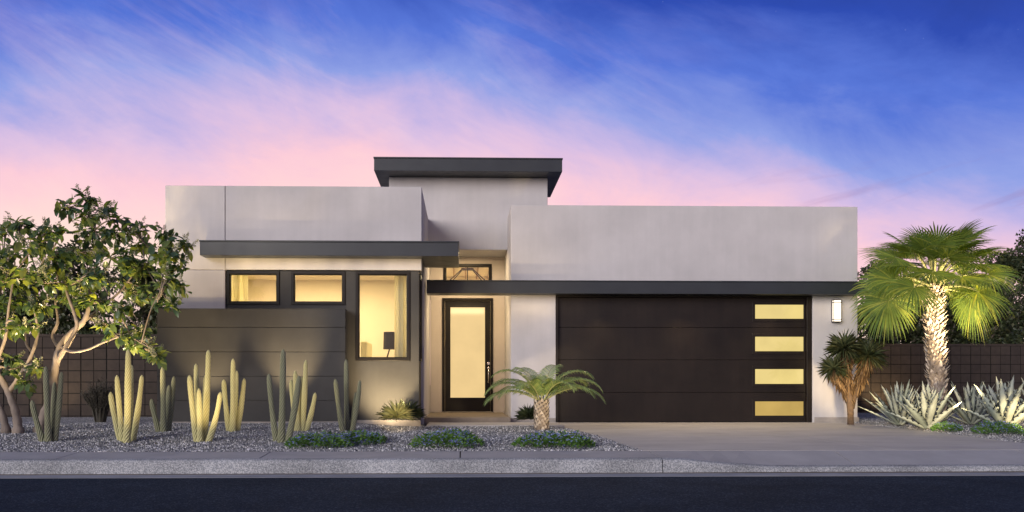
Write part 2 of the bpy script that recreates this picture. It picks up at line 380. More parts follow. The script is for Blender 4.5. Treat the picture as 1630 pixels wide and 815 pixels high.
def stones(n, f):
    P = np.array([f() for _ in range(n)]); s = rng.uniform(.0055, .014, n) * (1 + .6 * (rng.random(n) > .93))
    T = np.array([(1, 0, 0), (-1, 0, 0), (0, 1, 0), (0, -1, 0), (0, 0, .8), (0, 0, -.8)], float)
    TF = np.array([(0, 2, 4), (2, 1, 4), (1, 3, 4), (3, 0, 4), (2, 0, 5), (1, 2, 5), (3, 1, 5), (0, 3, 5)])
    V, F = scatter(T, TF, P, unit(n), unit(n), s, s * rng.uniform(.5, 1, n)); return V, F
def sp_left():
    Y = 10.11 + 4.15 * random.random() ** 1.5; x = random.uniform(-9, gravel_edge(Y) + .03 * random.random())
    return (x, Y, gz(x, Y) + .006)
def sp_right():
    Y = random.uniform(10.5, 17); x = 7.48 + 5.5 * random.random() ** 1.3; return (x, Y, gz(x, Y) + .006)
V, F = merge([stones(46000, sp_left), stones(12000, sp_right)])
tag(npmesh('loose_gravel', V, F, M['stones']), 'grey and white crushed stones covering the front planting beds', 'gravel', kind='stuff')

# ---------------------------------------------------------------- the house
YL, YG, YT, YD = 14.5, 16.0, 17.3, 18.3
house = thing('house', 'modern single storey stucco house with flat roofs, charcoal canopies and lit windows', 'house', (0, 15, 0))
xl0, xl1 = X(263, YL), X(671, YL); ztop = Zs(470, 296.3, YL)
xg = X(358.6, YL); zb = Zs(470, 430, YL); gw = .007
xs = [xl0, xg - gw, xg + gw, xl1]; zs = [-.05, zb - gw, zb + gw, ztop]
c = grid(3, 3)
c[0][1] = .018; c[1][2] = .018; c[1][1] = .018; c[1][0] = None; c[2][0] = None; c[2][1] = None
# the reveal groove runs up the wall and along the left pier; right of it everything under zb is open
mb = MB(); relief(mb, xs, zs, c, YL, YL + .28)
mb.box(xl0, xl0 + .25, YL + .28, 22, -.05, ztop)                          # left flank
mb.box(xl1 - .25, xl1, YL + .28, 22, 2.95, ztop)                          # right flank, upper
mb.box(xl1 - .25, xl1, 15.35, 18.25, -.05, 2.95)                          # right flank, lower
mb.box(xl0 + .25, xl1 - .25, 21.75, 22, -.05, ztop)
mb.build('stucco_wall', M['stucco'], house, bevel=.009)
mb = MB(); mb.box(xl0 + .25, xl1 - .25, YL + .28, 21.75, 3.30, 3.45); mb.build('roof', M['roof'], house)
# dark wall with three window openings
xd0, xd1 = xg + gw + .001, X(666.5, YL)
W = [(359.6, 445.2, 430.6, 485.2), (463.4, 549.8, 431, 485.2), (566.2, 653, 431.3, 574.2)]
YW = YL + .045
wx = [(max(X(a, YW), xd0 + .004), X(b, YW)) for a, b, _, _ in W]
wz = [(Zs((a + b) / 2, d, YW), Zs((a + b) / 2, c_, YW)) for a, b, c_, d in W]
ztw = zb - .012
xs = [xd0, wx[0][0], wx[0][1], wx[1][0], wx[1][1], wx[2][0], wx[2][1], xd1]
zs = [-.05, wz[2][0], wz[0][0], ztw, zb]
c = grid(7, 4)
for i in (1, 3): c[i][2] = None
for j in (1, 2): c[5][j] = None
wz[0] = wz[1] = (wz[0][0], ztw); wz[2] = (wz[2][0], ztw)
mb = MB(); relief(mb, xs, zs, c, YW, YW + .2)
sw_y0, sw_y1 = YW + .20, 15.35
relief(mb, [sw_y0, sw_y0 + .04, sw_y1 - .12, sw_y1], [-.05, wz[2][0], ztw, 2.95], [[0, 0, 0], [0, None, 0], [0, 0, 0]], xd1 - .2, xd1, axis='x')
mb.build('charcoal_wall', M['dark'], house, bevel=.006)
def window(x0, x1, z0, z1, y, fw, name='window', fd=.10, proud=.022, pane='glass', parent=house, label=None):
    mb = MB()
    relief(mb, [x0 + .002, x0 + fw, x1 - fw, x1 - .002], [z0 + .002, z0 + fw, z1 - fw, z1 - .002], [[0, 0, 0], [0, None, 0], [0, 0, 0]], y - proud, y + fd)
    w = fw + .001; b = .014                         # inner glazing bead
    relief(mb, [x0 + w, x0 + w + b, x1 - w - b, x1 - w], [z0 + w, z0 + w + b, z1 - w - b, z1 - w], [[0, 0, 0], [0, None, 0], [0, 0, 0]], y + .012, y + .06)
    f = mb.build(name, M['bronze'], parent, bevel=.004)
    mb = MB(); mb.box(x0 + w + .004, x1 - w - .004, y + .026, y + .034, z0 + w + .004, z1 - w - .004)
    mb.build('pane', M[pane], f)
    return f
for (a, b), (z0, z1) in zip(wx, wz): window(a, b, z0, z1, YW, .050)
mb = MB()                                          # the narrow window on the flank
relief(mb, [sw_y0 + .042, sw_y0 + .09, sw_y1 - .17, sw_y1 - .122], [wz[2][0] + .002, wz[2][0] + .05, ztw - .05, ztw - .002], [[0, 0, 0], [0, None, 0], [0, 0, 0]], xd1 - .15, xd1 + .022, axis='x')
sw = mb.build('window', M['bronze'], house, bevel=.004)
mb = MB(); mb.box(xd1 - .06, xd1 - .05, sw_y0 + .085, sw_y1 - .165, wz[2][0] + .045, ztw - .045); mb.build('pane', M['glass'], sw)
mb = MB()                                          # low clad wall of five boards
YS = 14.22; s0, s1 = X(250, YS), X(549.6, YS); zt = Zs(400, 491.5, YS)
bz = [.02] + [Zs(400, p, YS) for p in (637.5, 599, 560, 521)] + [zt]
mb.box(s0 + .012, s1 - .012, YS + .018, YL - .003, .0, zt - .012)
for a, b in zip(bz, bz[1:]): mb.box(s0, s1, YS, YS + .017, a + .005, b - .005); mb.box(s0, s0 + .011, YS + .018, YL - .004, a + .005, b - .005); mb.box(s1 - .011, s1, YS + .018, YL - .004, a + .005, b - .005)
mb.box(s0, s1, YS, YL - .004, zt - .004, zt + .004)
mb.build('siding_wall', M['dark'], house, bevel=.003)
mb = MB(); mb.box(s1 + .002, xd1 + .035, YW - .05, YW - .002, -.05, Zs(600, 668.5, YW)); mb.box(s0 - .02, s1, YS - .03, YS - .004, -.05, Zs(400, 671, YS)); mb.build('plinth', M['plinth'], house, bevel=.006)
# left canopy: wraps the corner towards the entry
YC = 14.19; ca, cb = X(318, YC), X(730, YC); cz0, cz1 = Zs(500, 407, YC), Zs(500, 385.5, YC)
mb = MB(); poly = [(ca, YC), (cb, YC), (cb, 15.6), (xl1 + .003, 15.6), (xl1 + .003, YL - .003), (ca, YL - .003)]
mb.prism(poly, cz0, cz1)
mb.prism([(ca - .012, YC - .012), (cb + .012, YC - .012), (cb + .012, 15.612), (xl1 + .004, 15.612), (xl1 + .004, YL - .004), (ca - .012, YL - .004)], cz1 + .001, cz1 + .028)
mb.build('canopy', M['metal'], house, bevel=.005)
# tower over the entry
ta, tb = X(619.3, YT), X(871.6, YT)
YR = 16.8; ra, rb = X(595.3, YR), X(895, YR); rz0, rz1 = Zs(745, 273, YR), Zs(745, 253, YR)
zso = Zs(770, 397.6, YT)
mb = MB(); mb.box(ta, tb, YT, YT + .2, zso, rz0 + .004); mb.box(ta, ta + .2, YT + .2, 19.0, 3.2, rz0 + .004); mb.box(tb - .2, tb, YT + .2, 19.0, 3.2, rz0 + .004); mb.box(ta + .2, tb - .2, 18.8, 19, 3.7, rz0 + .004)
mb.box(ta + .2, tb - .2, YT + .2, 18.8, zso, zso + .15)
mb.build('tower_wall', M['stucco'], house, bevel=.009)
mb = MB(); mb.box(ra, rb, YR, 19.1, rz0 + .006, rz1); mb.box(ra - .012, rb + .012, YR - .012, 19.112, rz1 + .001, rz1 + .03)
mb.build('tower_roof', M['metal'], house, bevel=.005)
# entry wall with door and high window
gx0 = X(813.3, YG); ex0, ex1 = xl1 + .002, gx0 - .002
dx0, dx1 = X(703.8, YD), X(785, YD); dz0, dz1 = .128, Zs(745, 474.5, YD)
tx0, tx1 = X(705.5, YD), X(783, YD); tz0, tz1 = 2.80, Zs(745, 420, YD)
dx0 = min(dx0, tx0 - .001); dx1 = max(dx1, tx1 + .001)
xs = [ex0, dx0, tx0, tx1, dx1, ex1]; zs = [-.05, dz0, dz1, tz0, tz1, zso - .002]
c = grid(5, 5)
for i in (1, 2, 3): c[i][1] = None
c[2][3] = None
mb = MB(); relief(mb, xs, zs, c, YD, YD + .2); mb.build('entry_wall', M['entry'], house)
mb = MB()                                          # base board along the entry wall
mb.box(ex0 + .002, dx0 - .01, YD - .012, YD - .001, .122, .20); mb.build('base_board', M['entry'], house)
mb = MB(); mb.box(dx1 + .01, ex1 - .002, YD - .012, YD - .001, .122, .20); mb.build('base_board', M['entry'], house)
tw = window(tx0, tx1, tz0, tz1, YD, .055)
mb = MB(); mb.box((tx0 + tx1) / 2 - .009, (tx0 + tx1) / 2 + .009, YD + .014, YD + .05, tz0 + .06, tz1 - .06); mb.build('glazing_bar', M['bronze'], tw)
# front door
mb = MB(); relief(mb, [dx0 + .002, dx0 + .058, dx1 - .058, dx1 - .002], [dz0 - .004, dz1 - .058, dz1 - .002], [[0, 0], [None, 0], [0, 0]], YD - .03, YD + .12)
mb.build('door_frame', M['bronze'], house, bevel=.006)
lx0, lx1, lz0, lz1 = dx0 + .062, dx1 - .062, dz0 + .012, dz1 - .062
gx_a, gx_b = X(717, YD), X(772, YD); gz_a, gz_b = Zs(745, 633, YD), Zs(745, 489, YD)
mb = MB(); relief(mb, [lx0, gx_a - .03, gx_a, gx_b, gx_b + .03, lx1], [lz0, gz_a - .03, gz_a, gz_b, gz_b + .03, lz1],
                  [[0] * 5, [0, -.008, -.008, -.008, 0], [0, -.008, None, -.008, 0], [0, -.008, -.008, -.008, 0], [0] * 5], YD + .012, YD + .06)
door = mb.build('door', M['bronze'], house, bevel=.003)
mb = MB(); mb.box(gx_a + .001, gx_b - .001, YD + .028, YD + .036, gz_a + .001, gz_b - .001); mb.build('pane', M['frost'], door)
hx = X(777.6, YD); hz0, hz1 = Zs(777, 608, YD), Zs(777, 586, YD); bzz = Zs(777, 578.5, YD)
mb = MB()
mb.tube([(hx, YD + .012, bzz), (hx, YD - .012, bzz), (hx, YD - .016, bzz)], [.034, .034, .026], 16)
mb.build('deadbolt', M['chrome'], door, smooth=False)
mb = MB(); mb.tube([(hx, YD + .012, hz1), (hx, YD - .012, hz1), (hx, YD - .018, hz1)], [.034, .032, .024], 16)
mb.tube([(hx, YD - .01, hz1), (hx, YD - .05, hz1 - .02), (hx, YD - .06, (hz0 + hz1) / 2), (hx, YD - .045, hz0 + .03), (hx, YD + .01, hz0)], [.011, .013, .014, .012, .010], 8)
mb.tube([(hx, YD + .012, hz0), (hx, YD - .004, hz0)], .022, 12)
mb.build('handle', M['chrome'], door, smooth=True)
mb = MB(); mb.box(dx0 - .02, dx1 + .02, YD - .09, YD + .1, .121, .138); mb.build('threshold', M['plinth'], house, bevel=.004)
mb = MB(); mb.box(ex0 + .004, gx0 - .035, 15.46, YD - .002, -.05, .12); mb.build('porch_step', M['step'], house, bevel=.012)
# garage
gx1 = X(1365.2, YG); gtop = Zs(1090, 327.6, YG)
ox0, ox1 = X(884.6, YG), X(1293.5, YG); oz = Zs(1090, 469.2, YG)
mb = MB(); relief(mb, [gx0, ox0, ox1, gx1], [-.05, oz, gtop], [[0, 0], [None, 0], [0, 0]], YG, YG + .3)
mb.box(gx0, gx0 + .2, YG + .3, 22, -.05, gtop); mb.box(gx1 - .25, gx1, YG + .3, 22, -.05, gtop); mb.box(gx0 + .2, gx1 - .25, 21.75, 22, -.05, gtop)
mb.build('garage_wall', M['stucco'], house, bevel=.009)
mb = MB(); mb.box(gx0 + .2, gx1 - .25, YG + .3, 21.75, 3.35, 3.5); mb.build('garage_roof', M['roof'], house)
mb = MB(); zp = Zs(1330, 664, YG)
mb.box(ox1 + .03, gx1 + .02, YG - .02, YG - .001, -.05, zp); mb.box(gx1 + .001, gx1 + .02, YG - .001, 20, -.05, zp)
mb.build('plinth', M['plinth'], house, bevel=.006)
mb = MB(); mb.box(gx0 - .02, ox0 - .001, YG - .02, YG - .001, -.05, zp - .01); mb.build('plinth', M['plinth'], house, bevel=.006)
YGD = YG + .10
mb = MB(); relief(mb, [ox0 + .002, ox0 + .05, ox1 - .10, ox1 - .002], [.0, oz - .045, oz - .002], [[0, 0], [None, 0], [0, 0]], YG + .02, YGD + .12)
mb.build('garage_door_frame', M['gdoor'], house, bevel=.005)
lines = [.006] + [Zs(1090, p, YGD) for p in (624.6, 572.8, 521.4)] + [oz - .047]
wpx = [(638, 662.5), (586.6, 612), (535, 560), (484, 508.3)]
gxa, gxb = X(1201, YGD), X(1280.3, YGD)
fx0, fx1 = ox0 + .053, ox1 - .103
mb = MB(); holes = []
for k, (a, b) in enumerate(zip(lines, lines[1:])):
    z0, z1 = Zs(1240, wpx[k][1], YGD), Zs(1240, wpx[k][0], YGD); holes.append((z0, z1))
    fr = .045
    relief(mb, [fx0, gxa - fr, gxa, gxb, min(gxb + fr, fx1 - .003), fx1], [a + .004, z0 - fr, z0, z1, z1 + fr, b - .004],
           [[0] * 5, [0, -.012, -.012, -.012, 0], [0, -.012, None, -.012, 0], [0, -.012, -.012, -.012, 0], [0] * 5], YGD, YGD + .05)
mb.box(fx0, fx1, YGD + .052, YGD + .07, .006, lines[-1])                  # backing seen through the joints
gd = mb.build('garage_door', M['gdoor'], house, bevel=.003)
for z0, z1 in holes:
    mb = MB(); mb.box(gxa + .001, gxb - .001, YGD + .02, YGD + .03, z0 + .001, z1 - .001); mb.build('pane', M['gpane2' if z0 < .4 else 'gpane'], gd)
    mb = MB(); relief(mb, [gxa + .001, gxa + .012, gxb - .012, gxb - .001], [z0 + .001, z0 + .012, z1 - .012, z1 - .001], [[0, 0, 0], [0, None, 0], [0, 0, 0]], YGD - .004, YGD + .018); mb.build('glazing_bead', M['bronze'], gd)
# long canopy over entry and garage
YB = 15.72; ba, bb = X(679, YB) , X(1382, YB); bz0, bz1 = Zs(1000, 467.6, YB), Zs(1000, 448.6, YB)
ba = max(ba, xl1 + .004)
mb = MB(); mb.prism([(ba, YB), (bb, YB), (bb, YG - .003), (gx0 - .003, YG - .003), (gx0 - .003, 16.12), (ba, 16.12)], bz0, bz1)
mb.prism([(ba, YB - .012), (bb + .012, YB - .012), (bb + .012, YG - .004), (gx0 - .004, YG - .004), (gx0 - .004, 16.13), (ba, 16.13)], bz1 + .001, bz1 + .024)
mb.build('canopy', M['metal'], house, bevel=.005)
# rooms behind the glass
mb = MB(); rx0, rx1 = xd0 - .6, xd1 - .21
mb.box(rx0, rx1, 18.0, 18.1, -.02, 3.0); mb.box(rx0 - .1, rx0, YW + .25, 18.1, -.02, 3.0)
mb.box(rx0, rx1, YW + .25, 18.0, 2.96, 3.05); mb.box(rx0, rx1, YW + .25, 18.0, -.04, .05)
mb.build('interior_wall', M['inwall'], house)
mb = MB(); mb.box(ex0, ex1, YD + .21, 21.0, 3.42, 3.5); mb.box(ex0 + .002, ex0 + .06, YD + .21, 21, 0, 3.42); mb.box(ex1 - .06, ex1 - .002, YD + .21, 21, 0, 3.42); mb.box(ex0 + .06, ex1 - .06, 20.9, 21, 0, 3.42)
mb.build('hall_wall', M['inwall'], house)
mb = MB()
for k in range(5): mb.box(ex0 + .2 + k * .28, ex0 + .23 + k * .28, YD + .3, 20.9, 3.36, 3.419)
mb.build('ceiling_batten', M['wood'], house)
def curtain(x0, x1, y, z0, z1, label):
    n = 90; mb = MB(); vs = []
    for k in range(n + 1):
        t = k / n; x = x0 + (x1 - x0) * t; w = .035 * math.sin(t * (x1 - x0) / .085 * math.pi) + .008 * math.sin(t * 37)
        for z in (z0, (z0 + z1) / 2, z1): vs.append((x, y + w, z))
    mb.add(vs, [(k * 3 + j, (k + 1) * 3 + j, (k + 1) * 3 + j + 1, k * 3 + j + 1) for k in range(n) for j in range(2)])
    mb.add([(x0 - .02, y + .02, z1), (x1 + .02, y + .02, z1), (x1 + .02, y + .04, z1 + .02), (x0 - .02, y + .04, z1 + .02)], [(0, 1, 2, 3)])
    o = mb.build('curtain', M['curtain'], loc=((x0 + x1) / 2, y, z0), smooth=True)
    so = o.modifiers.new('thickness', 'SOLIDIFY'); so.thickness = .004
    return tag(o, label, 'curtain', 'curtains inside the windows')
curtain(X(366, 14.95) - .04, X(394, 14.95), 14.98, .06, 2.9, 'pale pleated curtain inside the small high window nearest the tree')
curtain(X(628, 14.95), X(656, 14.95) + .02, 14.98, .06, 2.9, 'bright pleated curtain hanging at right inside the tall front window')
t = thing('floor_lamp', 'dark drum shaded lamp standing inside the tall front window', 'lamp', (X(620, 15.35), 15.35, .05))
lx, ly = X(620, 15.35), 15.35
mb = MB(); mb.tube([(lx, ly, .052), (lx, ly, .07), (lx, ly, .075)], [.14, .14, .10], 24); mb.build('base', M['black'], t)
zsh0, zsh1 = Zs(620, 556, ly), Zs(620, 528.5, ly)
mb = MB(); mb.tube([(lx, ly, .07), (lx + .02, ly, .6), (lx - .05, ly, 1.0), (lx - .05, ly, 1.2), (lx, ly, zsh0), (lx, ly, zsh1 - .03)], .014, 8); mb.build('stem', M['black'], t, smooth=True)
mb = MB(); mb.tube([(lx, ly, zsh0), (lx, ly, zsh1)], [.115, .105], 28); mb.build('lamp_shade', M['black'], t)
mb = MB(); q0, q1 = X(574, 15.6), X(583, 15.6); mb.box(q0, q1, 15.6, 16.6, .05, Zs(578, 545, 15.6)); mb.box(q0 + .005, q1 - .005, 15.59, 16.61, Zs(578, 545, 15.6) + .001, Zs(578, 545, 15.6) + .02)
tag(mb.build('headboard', M['curtain'], loc=(q0, 15.6, .05), bevel=.01), 'pale upright panel standing inside the tall window at its left', 'headboard')
t = thing('slanted_rods', 'dark slanted rods added inside the high window over the door', 'lamp', (X(744, 19.2), 19.2, 3.42))  # made-up rods, not a lamp: they draw slanting lines behind the glass
pxm = X(744, 19.2); mb = MB(); za, zb_ = 3.36, 2.95
for sx in (-1, 1):
    for sy in (-1, 1): mb.tube([(pxm + sx * .12, 19.2 + sy * .1, za), (pxm + sx * .52, 19.2 + sy * .35, zb_)], .012, 6)
for sy in (-1, 1): mb.tube([(pxm - .52, 19.2 + sy * .35, zb_), (pxm + .52, 19.2 + sy * .35, zb_)], .010, 6)
mb.tube([(pxm, 19.2, za - .02), (pxm, 19.2, 3.42)], .012, 6); mb.box(pxm - .14, pxm + .14, 19.08, 19.32, za - .01, za + .015)
mb.build('wire_frame', M['black'], t)
# wall lamp
YWL = YG - .005; wx0, wx1 = X(1326.6, YWL - .08), X(1338.8, YWL - .08); wz0, wz1 = Zs(1332, 512.6, YWL - .08), Zs(1332, 477, YWL - .08)
t = thing('wall_lamp', 'glowing white rectangular lamp with dark bands on the pier beside the garage door', 'lamp', ((wx0 + wx1) / 2, YWL, wz0))
mb = MB(); mb.box(wx0 - .003, wx1 + .003, YWL - .02, YWL, wz0 - .002, wz1 + .002); mb.build('back_plate', M['bronze'], t, bevel=.003)
mb = MB(); mb.box(wx0 + .004, wx1 - .004, YWL - .095, YWL - .022, wz0 + .004, wz1 - .004); mb.build('lamp_shade', M['sconce'], t, bevel=.01)
h = wz1 - wz0
for z in (wz0, wz1 - .014, wz0 + .045, wz1 - .059):
    mb = MB(); mb.box(wx0 - .008, wx1 + .008, YWL - .104, YWL - .021, z, z + .012); mb.build('band', M['bronze'], t)
for x in (wx0 - .006, wx1 - .001):
    mb = MB(); mb.box(x, x + .008, YWL - .106, YWL - .096, wz0 + .0125, wz1 - .0145); mb.build('upright', M['bronze'], t)

# ---------------------------------------------------------------- block walls
def blockwall(x0, x1, Y, z0, rows, bw, bh, label):
    mb = MB(); top = z0 + rows * bh
    mb.box(x0, x1, Y + .009, Y + .19, z0, top, 1)
    n = int(round((x1 - x0) / bw))
    for i in range(n):
        for r in range(rows):
            j = .012 if i % 2 == 0 else .007; k2 = .007 if i % 2 == 0 else .012
            y = Y + random.uniform(-.001, .001)
            mb.box(x0 + i * bw + j, x0 + (i + 1) * bw - k2, y, Y + .011, z0 + r * bh + .009, z0 + (r + 1) * bh - .009)
    mb.box(x0, x1, Y - .012, Y + .21, top + .001, top + .05)
    return tag(mb.build('block_wall', [M['block'], M['mortar']], loc=(x0, Y, z0)), label, 'wall')
YB1, YB2 = 17.0, 20.6
ztb = Zs(120, 536, YB1)
blockwall(xl0 - .01 - .254 * 30, xl0 - .01, YB1, ztb - .2268 * 8, 8, .254, .2268, 'brown stacked block wall behind the multi-stemmed trees, left of the house')
ztb = Zs(1500, 550.5, YB2)
blockwall(gx1 + .002, gx1 + .002 + .252 * 34, YB2, ztb - .2303 * 8, 8, .252, .2303, 'dark stacked block wall behind the fan palm, right of the garage')

# ---------------------------------------------------------------- cacti
def cactus(base_px, tips, mat, label, wpx=9.6):
    b = onground(*base_px); t = thing('columnar_cactus', label, 'cactus', b, 'columnar cacti in the gravel bed')
    sc = b.y / FOC; n = len(tips)
    for k, tp in enumerate(tips):
        tx, ty = tp[0], tp[1]; w = (tp[2] if len(tp) > 2 else 1) * wpx * sc / 2
        dy = random.uniform(-.22, .22) if len(tp) < 4 else tp[3]
        top = at(tx, ty, b.y + dy)
        bx = b.x + (top.x - b.x) * .32; by = b.y + dy * .45
        p0 = Vector((bx, by, gz(bx, by) - .05)); p3 = top
        p1 = p0.lerp(p3, .35) + Vector(((p0.x - p3.x) * -.06, 0, 0)); bend = (top.x - b.x) * .10
        p1 = p0.lerp(p3, .33) + Vector((bend, 0, 0)); p2 = p0.lerp(p3, .68) + Vector((bend, 0, 0))
        Lh = (p3 - p0).length; m = max(20, int(Lh / .027)); pts, rad = [], []
        for i in range(m + 1):
            s = i / m; q = p0 * (1 - s) ** 3 + p1 * 3 * s * (1 - s) ** 2 + p2 * 3 * s * s * (1 - s) + p3 * s ** 3
            pts.append(q); e = (1 - s) * Lh
            r = w * (1.06 - .32 * s) * (.92 + .08 * math.sin(s * 9 + k))
            if e < w * 2.2: r *= math.sqrt(max(.02, 1 - (1 - e / (w * 2.2)) ** 2)) * .93 + .07
            rad.append(r)
        mb = MB(); ns = 16
        def mod(i, j): return 1.11 if (i + j) % 2 == 0 else .90
        mb.tube(pts, rad, ns, mod=mod)
        mb.a = [1.0 if (i + j) % 2 == 0 else 0.0 for i in range(m + 1) for j in range(ns)]
        mb.build('stem', mat, t)
    return t
C1, C2 = M['cactus'], M['cactus2']
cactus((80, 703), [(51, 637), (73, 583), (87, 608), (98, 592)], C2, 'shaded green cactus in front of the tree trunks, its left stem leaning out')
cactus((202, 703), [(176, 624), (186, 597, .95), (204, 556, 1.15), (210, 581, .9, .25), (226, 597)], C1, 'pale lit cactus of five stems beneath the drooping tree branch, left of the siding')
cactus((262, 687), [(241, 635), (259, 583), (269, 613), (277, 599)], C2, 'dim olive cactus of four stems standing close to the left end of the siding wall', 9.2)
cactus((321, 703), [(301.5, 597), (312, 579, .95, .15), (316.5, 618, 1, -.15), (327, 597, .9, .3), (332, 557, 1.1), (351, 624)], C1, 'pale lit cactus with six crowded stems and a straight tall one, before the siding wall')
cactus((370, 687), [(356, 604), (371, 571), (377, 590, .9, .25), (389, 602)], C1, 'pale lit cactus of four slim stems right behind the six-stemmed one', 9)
cactus((447, 703), [(428, 595), (450.6, 556, 1.15), (476, 598, 1.15, -.15)], C2, 'shaded green cactus of three stems beside the low blue flowers, its right stem curving outward')
cactus((477, 687), [(463.5, 604, 1, .2), (470, 590, 1, .1), (481, 600, .95, .25), (487, 573, 1.1), (502, 625)], C1, 'pale lit cactus half hidden behind the shaded three-stemmed one', 9)
cactus((553, 686), [(534, 603), (551, 572), (566, 624, .8, .2), (573, 605)], C2, 'shaded grey-green cactus at the right end of the siding wall, nearest the tall window', 8.6)

# ---------------------------------------------------------------- trees
def spline(P, n=6):
    P = [Vector(p) for p in P]; out = []
    for i in range(len(P) - 1):
        a, b, c_, d = P[max(0, i - 1)], P[i], P[i + 1], P[min(len(P) - 1, i + 2)]
        for k in range(n):
            t = k / n; out.append(.5 * ((2 * b) + (c_ - a) * t + (2 * a - 5 * b + 4 * c_ - d) * t * t + (3 * b - a - 3 * c_ + d) * t ** 3))
    out.append(P[-1]); return out
def garden_tree(Y0, limbs, clusters, label, nl=70):
    base = Vector(limbs[0][0]); g = at(limbs[0][0][0], limbs[0][0][1], Y0); g.z = gz(g.x, Y0)
    t = thing('garden_tree', label, 'tree', g, 'multi-stemmed garden trees')
    tr = MB(); skel = []
    for pts, r0, r1 in [(l[0:-2], l[-2], l[-1]) for l in limbs]:
        P = spline([at(p[0], p[1], Y0 + (p[2] if len(p) > 2 else 0)) for p in pts], 7)
        n = len(P); rad = [(r0 + (r1 - r0) * (i / (n - 1)) ** .8) * (1 + .08 * math.sin(i * 1.7 + r0 * 90)) for i in range(n)]
        if pts[0][1] > 670: P[0].z = g.z - .06; rad[0] *= 1.35; rad[1] *= 1.15
        tr.tube(P, rad, 10); skel += [(p, rad[i]) for i, p in enumerate(P) if p.z > g.z + .9]
    LV, BV = [], []
    for (cx, cy, r) in clusters:
        dy = rng.normal() * .35; C = at(cx, cy, Y0 + dy); rr = r * Y0 / FOC
        q, qr = min(skel, key=lambda s: (s[0] - C).length)
        mid = q.lerp(C, .5) + Vector((rng.normal() * .05, rng.normal() * .05, .05))
        P = spline([q, mid, C], 5); tr.tube(P, [min(qr * .8, .028) * (1 - i / 11) + .004 for i in range(len(P))], 6)
        skel2 = []
        for k in range(7):                          # twiglets
            d = Vector(unit(1)[0]); d.z = abs(d.z) * .6; d.y *= .8; E = C + d * rr * random.uniform(.7, 1.15)
            P = spline([q.lerp(C, random.uniform(.55, 1)), C.lerp(E, .5) + Vector((0, 0, .02)), E], 3); tr.tube(P, [.009 - .006 * i / (len(P) - 1) for i in range(len(P))], 4); skel2 += [(C.lerp(E, f), (E - C).normalized()) for f in (.3, .5, .65, .8, .9, 1., 1.)]
        n = int(nl * .74 * (r / 25) ** 1.5) + 11
        ids = rng.integers(0, len(skel2), n); P0 = np.array([skel2[i][0] for i in ids]) + rng.normal(size=(n, 3)) * .035 * (r / 20)
        D = np.array([skel2[i][1] for i in ids]) * .5 + unit(n) * .8 + np.array([0, 0, -.42])
        U = unit(n) * .55 + np.array([0, -.25, .8]); s = rng.uniform(.105, .19, n)
        LV.append(scatter(LEAF, LEAFF, P0, D, U, s, s * rng.uniform(.8, 1.1, n)))
        for k in range(3 if r < 26 else 4):
            p, d = skel2[random.randrange(7) * 7 + 6]; d = (Vector(d) + Vector((0, 0, .55))).normalized(); nn = 80
            s_ = rng.uniform(0, 1, nn); o = unit(nn) * (.038 * (1 - s_ * .75))[:, None]
            Pb = np.array(p) + np.outer(s_ * .17, np.array(d)) + o
            BV.append(scatter(SML, SMLF, Pb, unit(nn), unit(nn), rng.uniform(.016, .030, nn)))
    tr.build('trunk', M['bark'], t, smooth=True)
    V, F = merge(LV); npmesh('crown', V, F, M['leaf'], t)
    V, F = merge(BV); tag(npmesh('blossom', V, F, M['blossom'], t), kind='stuff')
    return t
garden_tree(12.5,
    [[(62, 684), (70, 660), (82, 630), (86, 600), (93, 558), (108, 535), (132, 513), (141, 490), (142, 470), (146, 440), .075, .022],
     [(86, 604), (92, 575), (110, 545, -.2), (122, 520, -.3), (118, 498, -.3), (108, 470, -.3), (100, 440, -.3), .045, .016],
     [(96, 556), (84, 535, .2), (92, 512, .2), (88, 480, .2), .035, .015],
     [(97, 552), (115, 560, -.3), (140, 556, -.4), (165, 545, -.4), (200, 535, -.4), (232, 550, -.5), .024, .008],
     [(132, 513), (160, 490, .2), (190, 465, .2), (215, 435, .2), (250, 410, .2), .026, .008],
     [(142, 476), (150, 430), (158, 400), (150, 360), (140, 330), .022, .007],
     [(80, 640), (60, 575, .3), (42, 548, .3), (40, 520, .3), .03, .012]],
    [(137, 320, 15), (108, 333, 15), (160, 338, 15), (142, 350, 18), (148, 378, 26), (190, 352, 14), (182, 375, 22), (215, 370, 16), (228, 395, 24), (268, 385, 20), (296, 394, 10), (255, 412, 30), (284, 432, 20),
     (288, 462, 15), (262, 452, 24), (222, 430, 34), (180, 412, 32), (128, 402, 30), (128, 445, 30), (92, 432, 26), (168, 452, 36), (205, 470, 30), (242, 478, 20), (272, 488, 12), (150, 482, 26), (112, 478, 24), (185, 498, 18),
     (190, 538, 14), (212, 552, 18), (238, 562, 18), (255, 572, 12), (228, 530, 14), (170, 520, 12)],
    'bushy tree with branching pale trunk whose crown reaches over the corner of the house')
